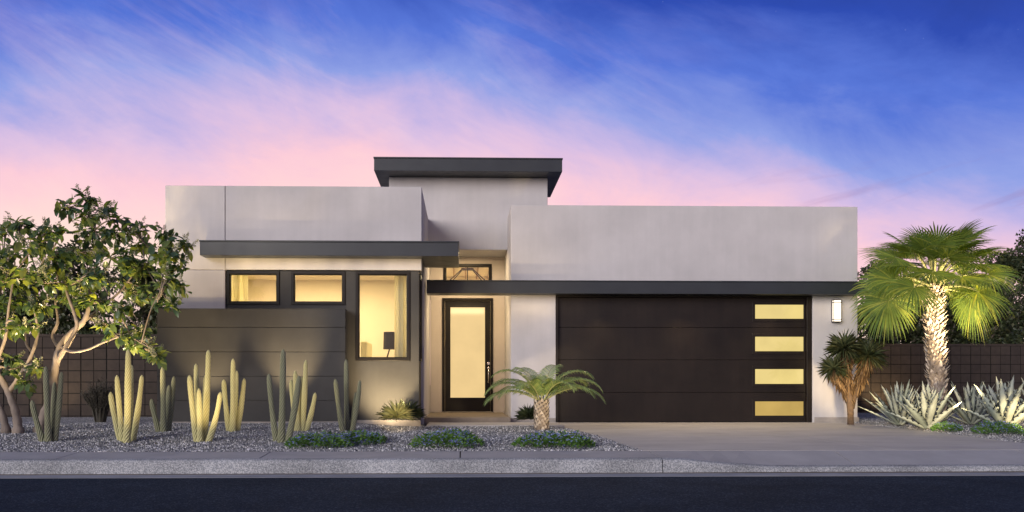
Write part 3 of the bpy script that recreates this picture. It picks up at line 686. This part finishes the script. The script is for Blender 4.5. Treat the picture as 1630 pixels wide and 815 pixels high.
garden_tree(12.3,
    [[(29, 685), (26, 660), (16, 630), (4, 606), (-8, 585), (-10, 550), (-4, 500), (2, 450), .07, .02],
     [(10, 685), (2, 655), (-14, 625), (-35, 590), (-45, 530), .062, .02],
     [(14, 625), (30, 600), (48, 570, .1), (60, 530, .2), (55, 490, .2), (60, 440, .2), .036, .012],
     [(-8, 580), (8, 540, -.2), (14, 490, -.3), (22, 440, -.3), .03, .01]],
    [(26, 362, 18), (8, 372, 18), (72, 372, 18), (98, 372, 10), (55, 392, 26), (18, 405, 30), (82, 408, 22), (45, 438, 30), (8, 450, 30), (78, 452, 22), (28, 485, 28), (62, 492, 20), (-20, 420, 34), (-25, 480, 34), (-45, 440, 34), (-40, 520, 30),
     (4, 525, 22), (40, 522, 18), (20, 590, 16), (36, 612, 14), (10, 575, 14), (58, 588, 8), (-20, 570, 22)],
    'leafy tree cut by the left picture edge, two thin trunks spreading from one foot')

def far_tree(px, py_top, Y, wpx, label, z0=.0, dens=1.35, crown_low=.14):
    top = at(px, py_top, Y); x = top.x; H = top.z - z0; w = wpx * Y / FOC / 2
    t = thing('background_tree', label, 'tree', (x, Y, z0), 'dark trees beyond the block walls')
    tr = MB(); P = spline([(x, Y, z0 - .05), (x + .1, Y, z0 + H * .3), (x - .05, Y + .1, z0 + H * .6), (x, Y, z0 + H * .85)], 4)
    tr.tube(P, [.12 * (1 - .8 * i / (len(P) - 1)) for i in range(len(P))], 7)
    parts = []; nc = int(34 * dens * max(1, w / 1.2))
    for k in range(nc):
        u = random.random(); z = z0 + H * (crown_low + (1 - crown_low) * u); rad = w * math.sqrt(max(.05, 1 - (abs(u - .42) / .62) ** 2))
        a = random.uniform(0, 6.283); rr = rad * math.sqrt(random.random()) * random.uniform(.75, 1.1)
        C = Vector((x + rr * math.cos(a), Y + rr * math.sin(a) * .8, min(z, top.z - .1)))
        q = P[min(len(P) - 1, int(u * .8 * len(P)))]; tr.tube([q, q.lerp(C, .55) + Vector((0, 0, -.04)), C], [.03, .018, .006], 5)
        n = 210; rc = random.uniform(.28, .5)
        d = unit(n) * (rng.uniform(.35, 1, n) ** .5)[:, None] * rc * np.array([1, 1, .75])
        parts.append(scatter(SML, SMLF, np.array(C) + d, unit(n) + d * 1.2, unit(n) + np.array([0, 0, .8]), rng.uniform(.07, .14, n)))
    tr.build('trunk', M['bark'], t, smooth=True)
    V, F = merge(parts); npmesh('crown', V, F, M['bgleaf'], t)
for a in [(128, 392, 21, 130, 'dark dense tree seen through the gap between the two garden tree crowns'),
          (232, 425, 20, 110, 'dark tree filling the gap between the garden tree and the house wall'),
          (30, 430, 22, 150, 'dark tree behind the crown at the left picture edge'),
          (1395, 428, 24, 110, 'dark tree just right of the garage wall, under the fan palm fronds'),
          (1462, 446, 26, 110, 'dark bushy tree directly behind the fan palm trunk'),
          (1540, 452, 25, 120, 'dark low tree behind the right fronds of the fan palm'),
          (1606, 408, 23.5, 110, 'tall brownish tree at the right picture edge, highest beyond the wall')]: far_tree(*a)
far_tree(1432, 462, 22.6, 90, 'dark green bush showing above the wall between the yucca and the fan palm trunk', crown_low=.05)
far_tree(1512, 474, 22.4, 90, 'low dark green bush just above the wall right of the fan palm trunk', crown_low=.05)
far_tree(1574, 462, 22.2, 90, 'dark green bush above the wall below the drooping right palm fronds', crown_low=.05)
far_tree(1660, 372, 25, 150, 'brown topped tree mostly beyond the right picture edge')

# shrub against the left block wall
b = onground(160, 672); t = thing('grey_shrub', 'dark twiggy shrub against the left block wall behind the pale cactus', 'shrub', b)
mb = MB(); parts = []
for k in range(210):
    a = random.uniform(0, 6.283); sp = random.random() ** .7; Lh = random.uniform(.5, .82) * (1 - .25 * sp)
    d = Vector((math.cos(a) * sp * .62, math.sin(a) * sp * .5, 1)).normalized()
    P = [b + Vector((math.cos(a) * .08 * sp, math.sin(a) * .08 * sp, -.03)), b + d * Lh * .5, b + d * Lh + Vector((math.cos(a) * .05, 0, -.02))]
    mb.tube(P, [.006, .005, .002], 4)
    n = 22; s = rng.uniform(.25, 1, n); parts.append(scatter(SML, SMLF, np.array(b) + np.outer(s * Lh, np.array(d)) + rng.normal(size=(n, 3)) * .008, np.array(d) + unit(n) * .7, unit(n), rng.uniform(.025, .055, n), rng.uniform(.015, .03, n)))
mb.build('stem', M['shrubm'], t)
V, F = merge(parts); npmesh('foliage', V, F, M['shrubm'], t)

# ---------------------------------------------------------------- fan palm
b = onground(1489, 676); b.z -= .0
palm = thing('fan_palm', 'fan palm with shaggy pale trunk and spreading lit fronds', 'palm', b)
Yp = b.y; ct = at(1487, 456, Yp); H = ct.z - b.z
axis = spline([(b.x, Yp, b.z - .08), (b.x + .03, Yp, b.z + H * .3), (b.x - .01, Yp, b.z + H * .7), (ct.x, Yp, ct.z)], 10)
mb = MB(); nA = len(axis); mb.tube(axis, [.135 - .02 * i / nA + .012 * math.sin(i * 2.3) for i in range(nA)], 16)
mb.build('trunk', M['pbark'], palm, smooth=True)
n = 620; s = (np.arange(n) + .5) / n; ang = np.arange(n) * 2.39996
P = np.array([tuple(axis[min(nA - 1, int(v * (nA - 1)))].lerp(axis[min(nA - 1, int(v * (nA - 1)) + 1)], (v * (nA - 1)) % 1)) for v in s])
out = np.stack([np.cos(ang), np.sin(ang), np.zeros(n)], 1)
D = out * rng.uniform(.5, 1.6, n)[:, None] + np.array([0, 0, 1.0]) + unit(n) * .35
V, F = scatter(BLADE, BLADEF, P + out * .112, D, out + unit(n) * .25, rng.uniform(.07, .14, n), rng.uniform(.035, .07, n))
npmesh('leaf_base_stubs', V, F, M['chip'], palm).name = 'leaf_base'
def fan_leaf(C, az, el, lp, Rf, tilt, roll=0, dr=1.):
    """petiole from C, then a fan of folded segments drooping at the tips"""
    h = Vector((math.cos(az), math.sin(az), 0)); up = Vector((0, 0, 1))
    d0 = h * math.cos(el) + up * math.sin(el); el2 = el - .35
    d1 = h * math.cos(el2) + up * math.sin(el2)
    hub = C + d0 * lp * .55 + d1 * lp * .45
    mb = MB(); mb.tube(spline([C, C + d0 * lp * .55, hub], 4), [.020 - .0011 * i for i in range(9)], 6, 1)
    side = Vector((-math.sin(az), math.cos(az), 0)); el3 = el2 - tilt
    d = h * math.cos(el3) + up * math.sin(el3); nrm = d.cross(side)
    if nrm.z < 0: nrm = -nrm
    if roll:                                        # the blade twists on its stalk
        nrm = (nrm * (1 - roll) + Vector((random.uniform(-.2, .2), -1, .25)) * roll); nrm = (nrm - d * nrm.dot(d)).normalized(); side = nrm.cross(d)
    ns = 44; span = R(150)
    for k in range(ns):
        a = -span + 2 * span * (k + .5) / ns; da = span / ns
        Ls = Rf * (.72 + .28 * math.cos(a * .6)) * random.uniform(.93, 1.05)
        u = d * math.cos(a) + side * math.sin(a); v = -d * math.sin(a) + side * math.cos(a)
        vs = []
        droop = random.uniform(.20, .40) * dr; tipf = random.uniform(1.2, 3.2)
        for j, r in enumerate((.03, .25, .5, .72, .88, 1.0)):
            wdt = min(r * Ls * math.tan(da) * .98, Rf * .040) * (1 if r <= .3 else (.86 if r <= .5 else (1.03 - r) / .53 * .80 + .01))
            fall = droop * Ls * (max(0, r - .35) ** 1.7 * 1.5 + max(0, r - .66) ** 1.5 * tipf)
            p = hub + u * Ls * r * (1 - .10 * max(0, r - .5)) - up * fall + nrm * (.10 * Ls * r * r * math.cos(a) * .3 + .0)
            f = wdt * .45 * (1 if k % 1 == 0 else -1)
            vs += [p - v * wdt + nrm * f, p, p + v * wdt + nrm * f]
        fs = []
        for j in range(5): fs += [(j * 3, j * 3 + 1, j * 3 + 4, j * 3 + 3), (j * 3 + 1, j * 3 + 2, j * 3 + 5, j * 3 + 4)]
        mb.add(vs, fs, 0)
    mb.build('frond', [M['fan'], M['petiole']], palm)
crown = ct + Vector((0, 0, .02))
nf = 40
for k in range(nf):
    az = k * 2.39996 + .5; f = k / nf
    el = R(-10 + 90 * f ** .85) + random.uniform(-.08, .08); sd_ = abs(math.cos(az))
    fan_leaf(crown + Vector((math.cos(az) * .07, math.sin(az) * .07, -.05 + .2 * f)), az, el, random.uniform(.62, .80) * (1 - .05 * f), random.uniform(.54, .70), .10 + .22 * random.random() + .10 * f, (.75 * sd_ if f < .4 else .6 * random.random() if f < .75 else .2), .7 - .4 * f)
for sg, e in ((-1, -.12), (1, -.10), (-1, .28), (1, .24)): fan_leaf(crown + Vector((sg * .08, -.07, -.06)), R(180 if sg < 0 else 0) + sg * (.30 if e < 0 else .55), e, .72, .68, .30, .9, .7)
mb = MB()
for dx, dz in ((-.16, .98), (-.06, 1.05), (.05, .9)):
    q = crown + Vector((dx, 0, dz)); mb.tube([crown, crown.lerp(q, .5), q], [.016, .022, .003], 6)
mb.build('spear_leaf', M['petiole'], palm)

# ---------------------------------------------------------------- small date palm
b = onground(862, 685); dp = thing('date_palm', 'small date palm with short scaly trunk and arching feathery fronds before the porch', 'palm', b)
ctop = at(862, 640, b.y); Hh = ctop.z - b.z
mb = MB(); mb.tube([(b.x, b.y, b.z - .05), (b.x, b.y, b.z + Hh * .5), (b.x, b.y, ctop.z + .03)], [.095, .10, .085], 16); mb.build('trunk', M['bark'], dp, smooth=True)
n = 130; s = (np.arange(n) + .5) / n; ang = np.arange(n) * 2.39996
out = np.stack([np.cos(ang), np.sin(ang), np.zeros(n)], 1); P = np.array(b) + np.stack([0 * s, 0 * s, s * (Hh + .02)], 1) + out * .088
V, F = scatter(BLADE, BLADEF, P, out * .75 + np.array([0, 0, 1.]), out, np.full(n, .075), np.full(n, .062)); npmesh('trunk_scale', V, F, M['chip'], dp)
def pinnate(C, az, el0, Lh, bend):
    mb = MB(); n = 22; pts = [Vector(C)]; el = el0
    for i in range(n):
        el = el0 - bend * ((i + 1) / n) ** 1.7
        pts.append(pts[-1] + (Vector((math.cos(az), math.sin(az), 0)) * math.cos(el) + Vector((0, 0, 1)) * math.sin(el)) * Lh / n)
    mb.tube(pts, [.011 * (1 - .85 * i / n) for i in range(n + 1)], 5, 1)
    side = Vector((-math.sin(az), math.cos(az), 0))
    m = 50
    for i in range(m):
        f = .12 + .88 * i / m; q = f * n; a = int(q); p = pts[a].lerp(pts[min(n, a + 1)], q - a); t = (pts[min(n, a + 1)] - pts[a]).normalized() if a < n else t
        up = t.cross(side); up = up if up.z > 0 else -up
        ll = .27 * math.sin(math.pi * min(1, .18 + .80 * f)) ** .7 * random.uniform(.9, 1.08) + .02
        for sgn in (-1, 1):
            d = (t * (.55 + .5 * f) + side * sgn * .85 + up * .30).normalized(); w = .0068
            e1 = p + d * ll * .55 - Vector((0, 0, 1)) * ll * .07; e2 = p + d * ll * .95 - Vector((0, 0, 1)) * ll * random.uniform(.30, .52)
            wv = t * w
            mb.add([p - wv * .7, p + wv * .7, e1 + wv, e1 - wv, e2], [(0, 1, 2, 3), (3, 2, 4)], 0)
    mb.build('frond', [M['pinn'], M['petiole']], dp)
cc = ctop + Vector((0, 0, .02))
for az, e, Lh, bd in [(176, 70, .98, 1.9), (5, 66, 1.02, 1.85), (183, 46, .98, 1.75), (-4, 50, 1.06, 1.8), (190, 28, .95, 1.35), (-12, 34, 1.05, 1.55), (120, 72, .9, 1.5), (60, 74, .95, 1.5), (230, 62, .72, 2.0), (310, 60, .78, 2.0),
                      (150, 52, .95, 1.7), (30, 54, .98, 1.7), (265, 76, .6, 1.9), (212, 40, .85, 1.6), (335, 42, .9, 1.65), (90, 60, .85, 1.5)]:
    pinnate(cc + Vector((math.cos(R(az)) * .05, math.sin(R(az)) * .05, 0)), R(az + random.uniform(-5, 5)), R(e), Lh, bd)

# ---------------------------------------------------------------- agaves
def agave(base_px, Lh, n, mat, label, w=.085, group='silver agaves below the fan palm', cat='agave', name='agave', nrow=7):
    b = onground(*base_px); mb = MB()
    for k in range(n):
        f = k / n; az = k * 2.39996 + .3; el = R(20 + 66 * f ** .85) + random.uniform(-.08, .08); ll = Lh * random.uniform(.86, 1.08) * (.86 + .2 * math.sin(math.pi * (.2 + .6 * f)))
        h = Vector((math.cos(az), math.sin(az), 0)); up = Vector((0, 0, 1)); side = Vector((-math.sin(az), math.cos(az), 0))
        curve = random.uniform(-.05, .18) * (1 - f); vs = []; st = 15
        p = b + h * .05 + up * (.02 + .05 * f); e = el
        for i in range(st + 1):
            r = i / st; e = el - curve * r + .10 * (1 - r)
            d = h * math.cos(e) + up * math.sin(e); nn = (up * math.cos(e) - h * math.sin(e))
            wd = w * (.62 + .6 * r if r < .38 else (.848 * (1 - ((r - .38) / .62) ** 1.5))) + .0015
            tooth = .007 * (1 if i % 2 else 0) * (w / .085) if 1 < i < st - 1 else 0
            vs += [p - side * (wd + tooth) + nn * wd * .42, p - side * wd * .5 + nn * wd * .06, p - nn * wd * .02, p + side * wd * .5 + nn * wd * .06, p + side * (wd + tooth) + nn * wd * .42, p - nn * wd * .36]
            if i < st: p = p + d * ll / st
        fs = []
        for i in range(st):
            o, q = i * 6, i * 6 + 6
            for j in range(6): fs.append((o + j, o + (j + 1) % 6, q + (j + 1) % 6, q + j))
        mb.add(vs, fs)
    return tag(mb.build(name, mat, loc=b, smooth=True), label, cat, group)
agave((1432, 678), .72, 30, M['agave'], 'silver agave in the shade between the yucca and the fan palm trunk', .062)
agave((1546, 677), .70, 30, M['agave'], 'shaded blue-grey agave behind, between the two bright agaves', .062)
agave((1476, 684), .68, 19, M['agave'], 'bright lit silver agave with broad toothed leaves at the fan palm foot', .098)
agave((1600, 684), .72, 19, M['agave'], 'bright silver agave nearest the right picture edge', .098)
agave((1655, 676), .75, 30, M['agave'], 'shaded agave cut by the right picture edge', .062)
def spiky(base_px, r, n, mat, label, up=.10):
    b = onground(*base_px); k = np.arange(n); f = (k + .5) / n; az = k * 2.39996; el = np.arcsin(-.05 + 1.03 * f)
    D = np.stack([np.cos(az) * np.cos(el), np.sin(az) * np.cos(el), np.sin(el)], 1) + rng.normal(size=(n, 3)) * .05
    V, F = scatter(BLADE, BLADEF, np.tile(np.array(b) + np.array([0, 0, up]), (n, 1)) + D * .02, D, np.array([0, 0, 1.]) + unit(n) * .2, rng.uniform(.85, 1.08, n) * r, np.full(n, r * .10))
    o = npmesh('spiky_rosette', V, F, mat, loc=tuple(b)); return tag(o, label, 'succulent', 'spiky rosettes by the house')
spiky((650, 680), .30, 130, M['rosette2'], 'dark spiky rosette half hidden behind the pale one under the tall window', .17)
spiky((631, 684), .32, 96, M['rosette'], 'pale yellow-green spiky rosette under the tall window', .17)
spiky((842, 681), .25, 150, M['rosette2'], 'dark spiky rosette behind the small date palm trunk', .14)

# ---------------------------------------------------------------- yucca
b = onground(1354, 675); Yy = b.y
M['ybark'] = surf('dark_yucca_trunk', (.075, .05, .032), .9, .3, 12, .5, 50)
yu = thing('yucca', 'three headed yucca with shaggy brown skirts beside the garage pier', 'yucca', b)
arms = [[(1354, 676), (1353, 650), (1346, 622), (1334, 600), (1327, 588)], [(1354, 660), (1351, 620), (1346, 585), (1344, 556)], [(1355, 650), (1362, 622), (1373, 595), (1382, 568)]]
mb = MB(); A = []
for k, a in enumerate(arms):
    P = spline([at(p[0], p[1], Yy + (.0, -.05, .05)[k]) for p in a], 6); mb.tube(P, [.06 - .02 * i / len(P) for i in range(len(P))], 8); A.append(P)
mb.build('trunk', M['ybark'], yu, smooth=True)
for k, P in enumerate(A):
    n = (320, 420, 420)[k]; hi = len(P) - 1; s = rng.uniform(.42 if k == 0 else .36, 1, n)
    Q = np.array([tuple(P[min(hi, int(v * hi))]) for v in s]); o = unit(n); o[:, 2] *= .25
    tb = np.array((P[-1] - P[hi // 2]).normalized()); D = o * rng.uniform(.25, .95, n)[:, None] * (.25 + .85 * s)[:, None] - tb * .8 + np.array([0, 0, -.25]) + unit(n) * .16
    V, F = scatter(BLADE, BLADEF, Q + o * .03, D, o, rng.uniform(.15, .28, n) * (.5 + .55 * s), rng.uniform(.014, .024, n)); npmesh('dead_leaf_skirt', V, F, M['thatch'], yu)
    n = (150, 210, 210)[k]; r = (.30, .35, .36)[k]; D = unit(n); D[:, 2] = D[:, 2] * .95 + .22
    V, F = scatter(BLADE, BLADEF, np.tile(np.array(P[-1]), (n, 1)) + D * .03, D, np.array([0, 0, 1.]) + unit(n) * .3, rng.uniform(.75, 1.08, n) * r, np.full(n, .019)); npmesh('leaf_head', V, F, M['yucca'], yu)

# ---------------------------------------------------------------- flowering mounds
def mound(px0, px1, py, label, hgt=.13, dep=.42):
    a, c_ = onground(px0, py), onground(px1, py); ctr = (a + c_) / 2; ctr.y += dep * .6; ctr.z = gz(ctr.x, ctr.y); rx = (c_.x - a.x) / 2
    t = thing('flowering_groundcover', label, 'flowers', ctr, 'low mounds of blue flowers')
    n = int(5200 * rx); th = rng.uniform(0, 6.283, n); rr = np.sqrt(rng.uniform(0, 1, n)); wob = 1 + .10 * np.sin(th * 3 + px0) + .07 * np.sin(th * 7 + py)
    lx_, ly_ = rr * np.cos(th) * rx * wob, rr * np.sin(th) * dep * wob
    hh = hgt * np.sqrt(np.clip(1 - rr ** 2.6, 0, 1)) * (1 + .25 * np.sin(lx_ * 19) * np.sin(ly_ * 23)); zz = hh * rng.uniform(.25, 1.05, n) + .01
    P = np.stack([ctr.x + lx_, ctr.y + ly_, np.array([gz(ctr.x + p, ctr.y + q) for p, q in zip(lx_, ly_)]) + zz], 1)
    out = np.stack([lx_ / rx, ly_ / dep, np.full(n, .55)], 1)
    V, F = scatter(SML, SMLF, P, out + unit(n) * .7, unit(n) + np.array([0, 0, .8]), rng.uniform(.025, .05, n)); npmesh('foliage', V, F, M['ground_leaf'], t)
    m = int(n * .17); ids = rng.choice(n, m, replace=False); P2 = P[ids].copy(); P2[:, 2] += (hh[ids] - zz[ids] + .01) * rng.uniform(.6, 1.1, m) + .008
    parts = []
    for k in range(5):
        a_ = k * 2 * math.pi / 5; tl = unit(m) * .35; D = np.array([math.cos(a_), math.sin(a_) * .9, .35]) + tl
        parts.append(scatter(SML, SMLF, P2, D, np.tile(np.array([0, -.3, 1.]), (m, 1)), np.full(m, .017), np.full(m, .020)))
    V, F = merge(parts); tag(npmesh('blossom', V, F, M['flower'], t), kind='stuff')
mound(520, 613, 708, 'sparse blue-flowered mound behind the one at the shaded cactus foot', .11, .34)
mound(448, 553, 714, 'blue-flowered mound at the foot of the shaded three-stemmed cactus', .13, .40)
mound(657, 768, 714, 'dense blue-flowered mound centred in front of the porch step', .15, .46)
mound(828, 951, 714, 'blue-flowered mound in front of the small date palm', .15, .46)
mound(1484, 1560, 687, 'low green mound in front of the bright agave at the fan palm foot', .10, .36)
mound(1571, 1650, 694, 'blue-flowered mound at the right picture edge before the agave', .13, .42)

# ---------------------------------------------------------------- sky
world = bpy.data.worlds.new('World'); scene.world = world; world.use_nodes = True
nt = world.node_tree; nt.nodes.clear(); wo = nt.nodes.new('ShaderNodeOutputWorld')
def mth(op, a, b=None, clamp=False):
    n = nt.nodes.new('ShaderNodeMath'); n.operation = op; n.use_clamp = clamp
    for i, v in enumerate((a, b)):
        if v is None: continue
        if isinstance(v, (int, float)): n.inputs[i].default_value = v
        else: L(nt, v, n.inputs[i])
    return n.outputs[0]
def mixc(f, a, b, mode='MIX'):
    n = N(nt, 'MixRGB', blend_type=mode)
    for i, v in enumerate((f, a, b)):
        if isinstance(v, (int, float)): n.inputs[i].default_value = v
        elif isinstance(v, tuple): n.inputs[i].default_value = c4(v)
        else: L(nt, v, n.inputs[i])
    return n.outputs[0]
def srgb(*c): return tuple((v / 255 / 12.92 if v / 255 <= .04045 else ((v / 255 + .055) / 1.055) ** 2.4) for v in c)
tc = N(nt, 'TexCoord'); sx = N(nt, 'SeparateXYZ'); L(nt, tc.outputs['Generated'], sx.inputs[0])
dx_, dy_, dz_ = sx.outputs
az = mth('ARCTAN2', dx_, dy_)
def coords(sa, se, rot, off=(0, 0)):
    ca_, sa_ = math.cos(rot), math.sin(rot)
    u = mth('ADD', mth('MULTIPLY', az, ca_), mth('MULTIPLY', dz_, sa_)); v = mth('ADD', mth('MULTIPLY', az, -sa_), mth('MULTIPLY', dz_, ca_))
    c_ = N(nt, 'CombineXYZ'); L(nt, mth('ADD', mth('MULTIPLY', u, sa), off[0]), c_.inputs[0]); L(nt, mth('ADD', mth('MULTIPLY', v, se), off[1]), c_.inputs[1]); return c_.outputs[0]
warp = noise(nt, coords(2.2, 5, -.35), 1.6, 6, .55, .5)
s = mth('ADD', dz_, mth('MULTIPLY', mth('MINIMUM', mth('MAXIMUM', mth('ADD', az, .12), 0), .75), .21))
s = mth('ADD', s, mth('MULTIPLY', mth('MINIMUM', mth('MAXIMUM', mth('SUBTRACT', .0, az), 0), .6), .12))
s = mth('ADD', s, mth('MULTIPLY', mth('SUBTRACT', warp.outputs['Fac'], .5), .10))
pat = noise(nt, coords(3.4, 6.2, -.22, (1.3, 5.2)), 1.5, 9, .63, .5)
s = mth('ADD', s, mth('MULTIPLY', mth('SUBTRACT', pat.outputs['Fac'], .5), .105))
s = mth('SUBTRACT', s, .006)
sky = ramp(nt, [(.00, srgb(240, 196, 190)), (.175, srgb(255, 226, 208)), (.22, srgb(255, 214, 210)), (.265, srgb(247, 200, 212)), (.31, srgb(208, 184, 222)), (.36, srgb(140, 156, 224)), (.415, srgb(84, 114, 210)), (.485, srgb(40, 70, 172)), (.56, srgb(32, 54, 138)), (.68, srgb(78, 90, 140)), (1, srgb(100, 110, 146))])
L(nt, s, sky.inputs['Fac']); col = sky.outputs['Color']
# thin cirrus, falling towards the right
c1 = noise(nt, coords(1.7, 8, -.38, (3.1, 1.7)), 1.6, 9, .63, .6)
r1 = ramp(nt, [(.47, (0, 0, 0)), (.74, (1, 1, 1))]); L(nt, c1.outputs['Fac'], r1.inputs['Fac'])
lim = ramp(nt, [(.0, (1, 1, 1)), (.36, (.75, .75, .75)), (.47, (.12, .12, .12)), (.6, (0, 0, 0))]); L(nt, s, lim.inputs['Fac'])
cfade = mth('SUBTRACT', 1.0, mth('MULTIPLY', mth('ADD', az, -.08), 3.2, True))
col = mixc(mth('MULTIPLY', mth('MULTIPLY', mth('MULTIPLY', r1.outputs['Color'], lim.outputs['Color']), mth('ADD', mth('MULTIPLY', cfade, .85), .15)), .46), col, srgb(252, 212, 222))
c2 = noise(nt, coords(2.2, 14, .22, (7.3, .4)), 1.6, 7, .6, .6)
r2 = ramp(nt, [(.56, (0, 0, 0)), (.70, (1, 1, 1))]); L(nt, c2.outputs['Fac'], r2.inputs['Fac'])
low = ramp(nt, [(.10, (1, 1, 1)), (.20, (.55, .55, .55)), (.28, (0, 0, 0))]); L(nt, dz_, low.inputs['Fac'])
rgt = mth('MULTIPLY', mth('SUBTRACT', az, .12), 3.5, True)
col = mixc(mth('MULTIPLY', mth('MULTIPLY', mth('MULTIPLY', r2.outputs['Color'], low.outputs['Color']), rgt), .75), col, srgb(150, 112, 158))
# faint first stars
vo = N(nt, 'TexVoronoi', Scale=70); L(nt, tc.outputs['Generated'], vo.inputs['Vector'])
st = mth('MULTIPLY', mth('LESS_THAN', vo.outputs['Distance'], .055), mth('MULTIPLY', mth('SUBTRACT', s, .40), 2.0, True))
sxc = N(nt, 'SeparateXYZ'); L(nt, vo.outputs['Color'], sxc.inputs[0])
col = mixc(mth('MULTIPLY', st, mth('POWER', sxc.outputs[0], 3)), col, (.45, .55, .9))
SUN_EL, SUN_AZ = 13, -36                           # afterglow behind the camera, to its left
nsk = N(nt, 'TexSky'); nsk.sky_type = 'NISHITA'; nsk.sun_disc = False; nsk.sun_elevation = R(SUN_EL); nsk.sun_rotation = R(180 - SUN_AZ)
bg1 = N(nt, 'Background', Strength=1.04); L(nt, col, bg1.inputs['Color'])
bg2 = N(nt, 'Background', Strength=.004); L(nt, nsk.outputs[0], bg2.inputs['Color'])
ad = N(nt, 'AddShader'); L(nt, bg1.outputs[0], ad.inputs[0]); L(nt, bg2.outputs[0], ad.inputs[1]); L(nt, ad.outputs[0], wo.inputs['Surface'])

# ---------------------------------------------------------------- lamps
def lamp(kind, name, loc, energy, color, aim=None, **kw):
    l = bpy.data.lights.new(name, kind); l.energy = energy; l.color = color
    for k, v in kw.items(): setattr(l, k, v)
    o = bpy.data.objects.new(name, l); COL.objects.link(o); o.location = loc
    if aim is not None: o.rotation_euler = (Vector(aim) - Vector(loc)).to_track_quat('-Z', 'Y').to_euler()
    return o
sd = Vector((math.sin(R(SUN_AZ)) * math.cos(R(SUN_EL)), -math.cos(R(SUN_AZ)) * math.cos(R(SUN_EL)), math.sin(R(SUN_EL))))
lamp('SUN', 'sun', sd * 40, 3.3, (1, .94, .905), aim=(0, 0, 0), angle=R(34))
WARM = (1, .74, .40)
def area(name, loc, e, sx_, sy_, col_=WARM, aim=None): return lamp('AREA', name, loc, e, col_, aim or (loc[0], loc[1], loc[2] - 1), shape='RECTANGLE', size=sx_, size_y=sy_)
area('room_light', ((rx0 + rx1) / 2, 16.2, 2.93), 210, 2.6, 1.8, (1, .74, .40))
area('hall_light', ((ex0 + ex1) / 2, 19.8, 3.3), 60, .9, .9, (1, .76, .44))
def spot(loc, aim, e, size=70, blend=.9, r=.06, color=WARM): return lamp('SPOT', 'garden_spot', loc, e, color, aim, spot_size=R(size), spot_blend=blend, shadow_soft_size=r)
def gp(px, py, dz=.06): p = onground(px, py); return Vector((p.x, p.y, p.z + dz))
# soffit downlights
for px in (385, 425, 465, 505, 545, 585, 625, 660): lamp('SPOT', 'soffit_downlight', (X(px, 14.24), 14.235, cz0 - .012), 4, WARM, (X(px, 14.24), 14.62, cz0 - .5), spot_size=R(165), spot_blend=1, shadow_soft_size=.08)
for px in (960, 1090, 1230): lamp('SPOT', 'soffit_downlight', (X(px, 15.8), 15.86, bz0 - .10), 95, WARM, (X(px, 15.8), 14.4, 0), spot_size=R(140), spot_blend=1, shadow_soft_size=.02)
for px in (826, 840, 856, 870, 1306, 1320, 1345, 1358): lamp('SPOT', 'soffit_downlight', (X(px, 15.74), 15.74, bz0 - .04), 1.5, WARM, (X(px, 15.76), 16.1, 0), spot_size=R(150), spot_blend=1, shadow_soft_size=.04)
area('porch_downlight', ((ex0 + ex1) / 2, 17.4, zso - .03), 34, .5, .5)
area('porch_downlight', ((ex0 + ex1) / 2, 16.9, 2.46), 17, .8, .3, aim=((ex0 + ex1) / 2, 17.8, 0))
# garden uplights
def gx(px, Y, dz=.07): x = X(px, Y); return Vector((x, Y, gz(x, Y) + dz))
spot(gx(460, 13.45), at(462, 555, YS), 420, 54)          # washing the clad wall
spot(gx(332, 13.45), at(330, 555, YS), 260, 54)
spot(gx(600, 13.6), at(626, 600, YW), 420, 92)
spot(gx(196, 10.25), at(203, 612, 11.2), 85, 58)          # on the cacti
spot(gx(318, 10.25), at(324, 612, 11.2), 85, 58)
spot(gx(395, 10.6), at(371, 615, 12.4), 130, 40)
spot(gx(500, 11.75), at(486, 615, 12.4), 28, 85)
spot(gx(-60, 10.8), at(15, 470, 12.4), 620, 62)             # into the garden trees
spot(gx(138, 11.9), at(135, 440, 12.5), 430, 84)
spot(gx(158, 11.7), at(220, 480, 12.5), 330, 84)
spot(gx(110, 13.4), at(120, 450, 12.6), 330, 90)
spot(gx(1545, 12.5), at(1492, 425, 15.1), 1500, 40)       # fan palm
spot(gx(1690, 12.4), at(1500, 425, 15.1), 1700, 40)
spot(gx(1590, 11.9, .2), at(1470, 430, 15.0), 900, 40)
spot(gx(1476, 10.9, .3), at(1478, 644, 14.4), 700, 22)    # agaves
spot(gx(1645, 10.9, .3), at(1602, 644, 14.4), 700, 22)
spot(gx(1385, 13.2), at(1357, 612, 15.3), 420, 40)
spot(gx(1405, 19.9), at(1412, 590, YB2), 90, 110)
spot(gx(60, 16.2), at(90, 580, YB1), 40, 110)
spot(gx(935, 10.9), at(864, 618, 13.1), 430, 46, 1)
spot(gx(622, 11.3, .3), at(632, 664, 13.1), 260, 22, 1)
scene.view_settings.view_transform = 'Standard'; scene.view_settings.look = 'None'; scene.view_settings.exposure = 0; scene.view_settings.gamma = 1
# ---------------------------------------------------------------- camera
cam = bpy.data.cameras.new('camera'); cam.sensor_width = 36; cam.lens = 36 * FOC / 1630; cam.shift_x = (815 - CX) / 1630; cam.shift_y = (CY - 407.5) / 1630; cam.clip_end = 3000
co = bpy.data.objects.new('camera', cam); COL.objects.link(co); co.location = (0, 0, CZ); co.rotation_euler = (R(90), 0, -PSI); scene.camera = co
scene.render.engine = 'CYCLES'; scene.cycles.use_denoising = True; scene.cycles.max_bounces = 8; scene.cycles.transparent_max_bounces = 16
scene.cycles.sample_clamp_indirect = 4
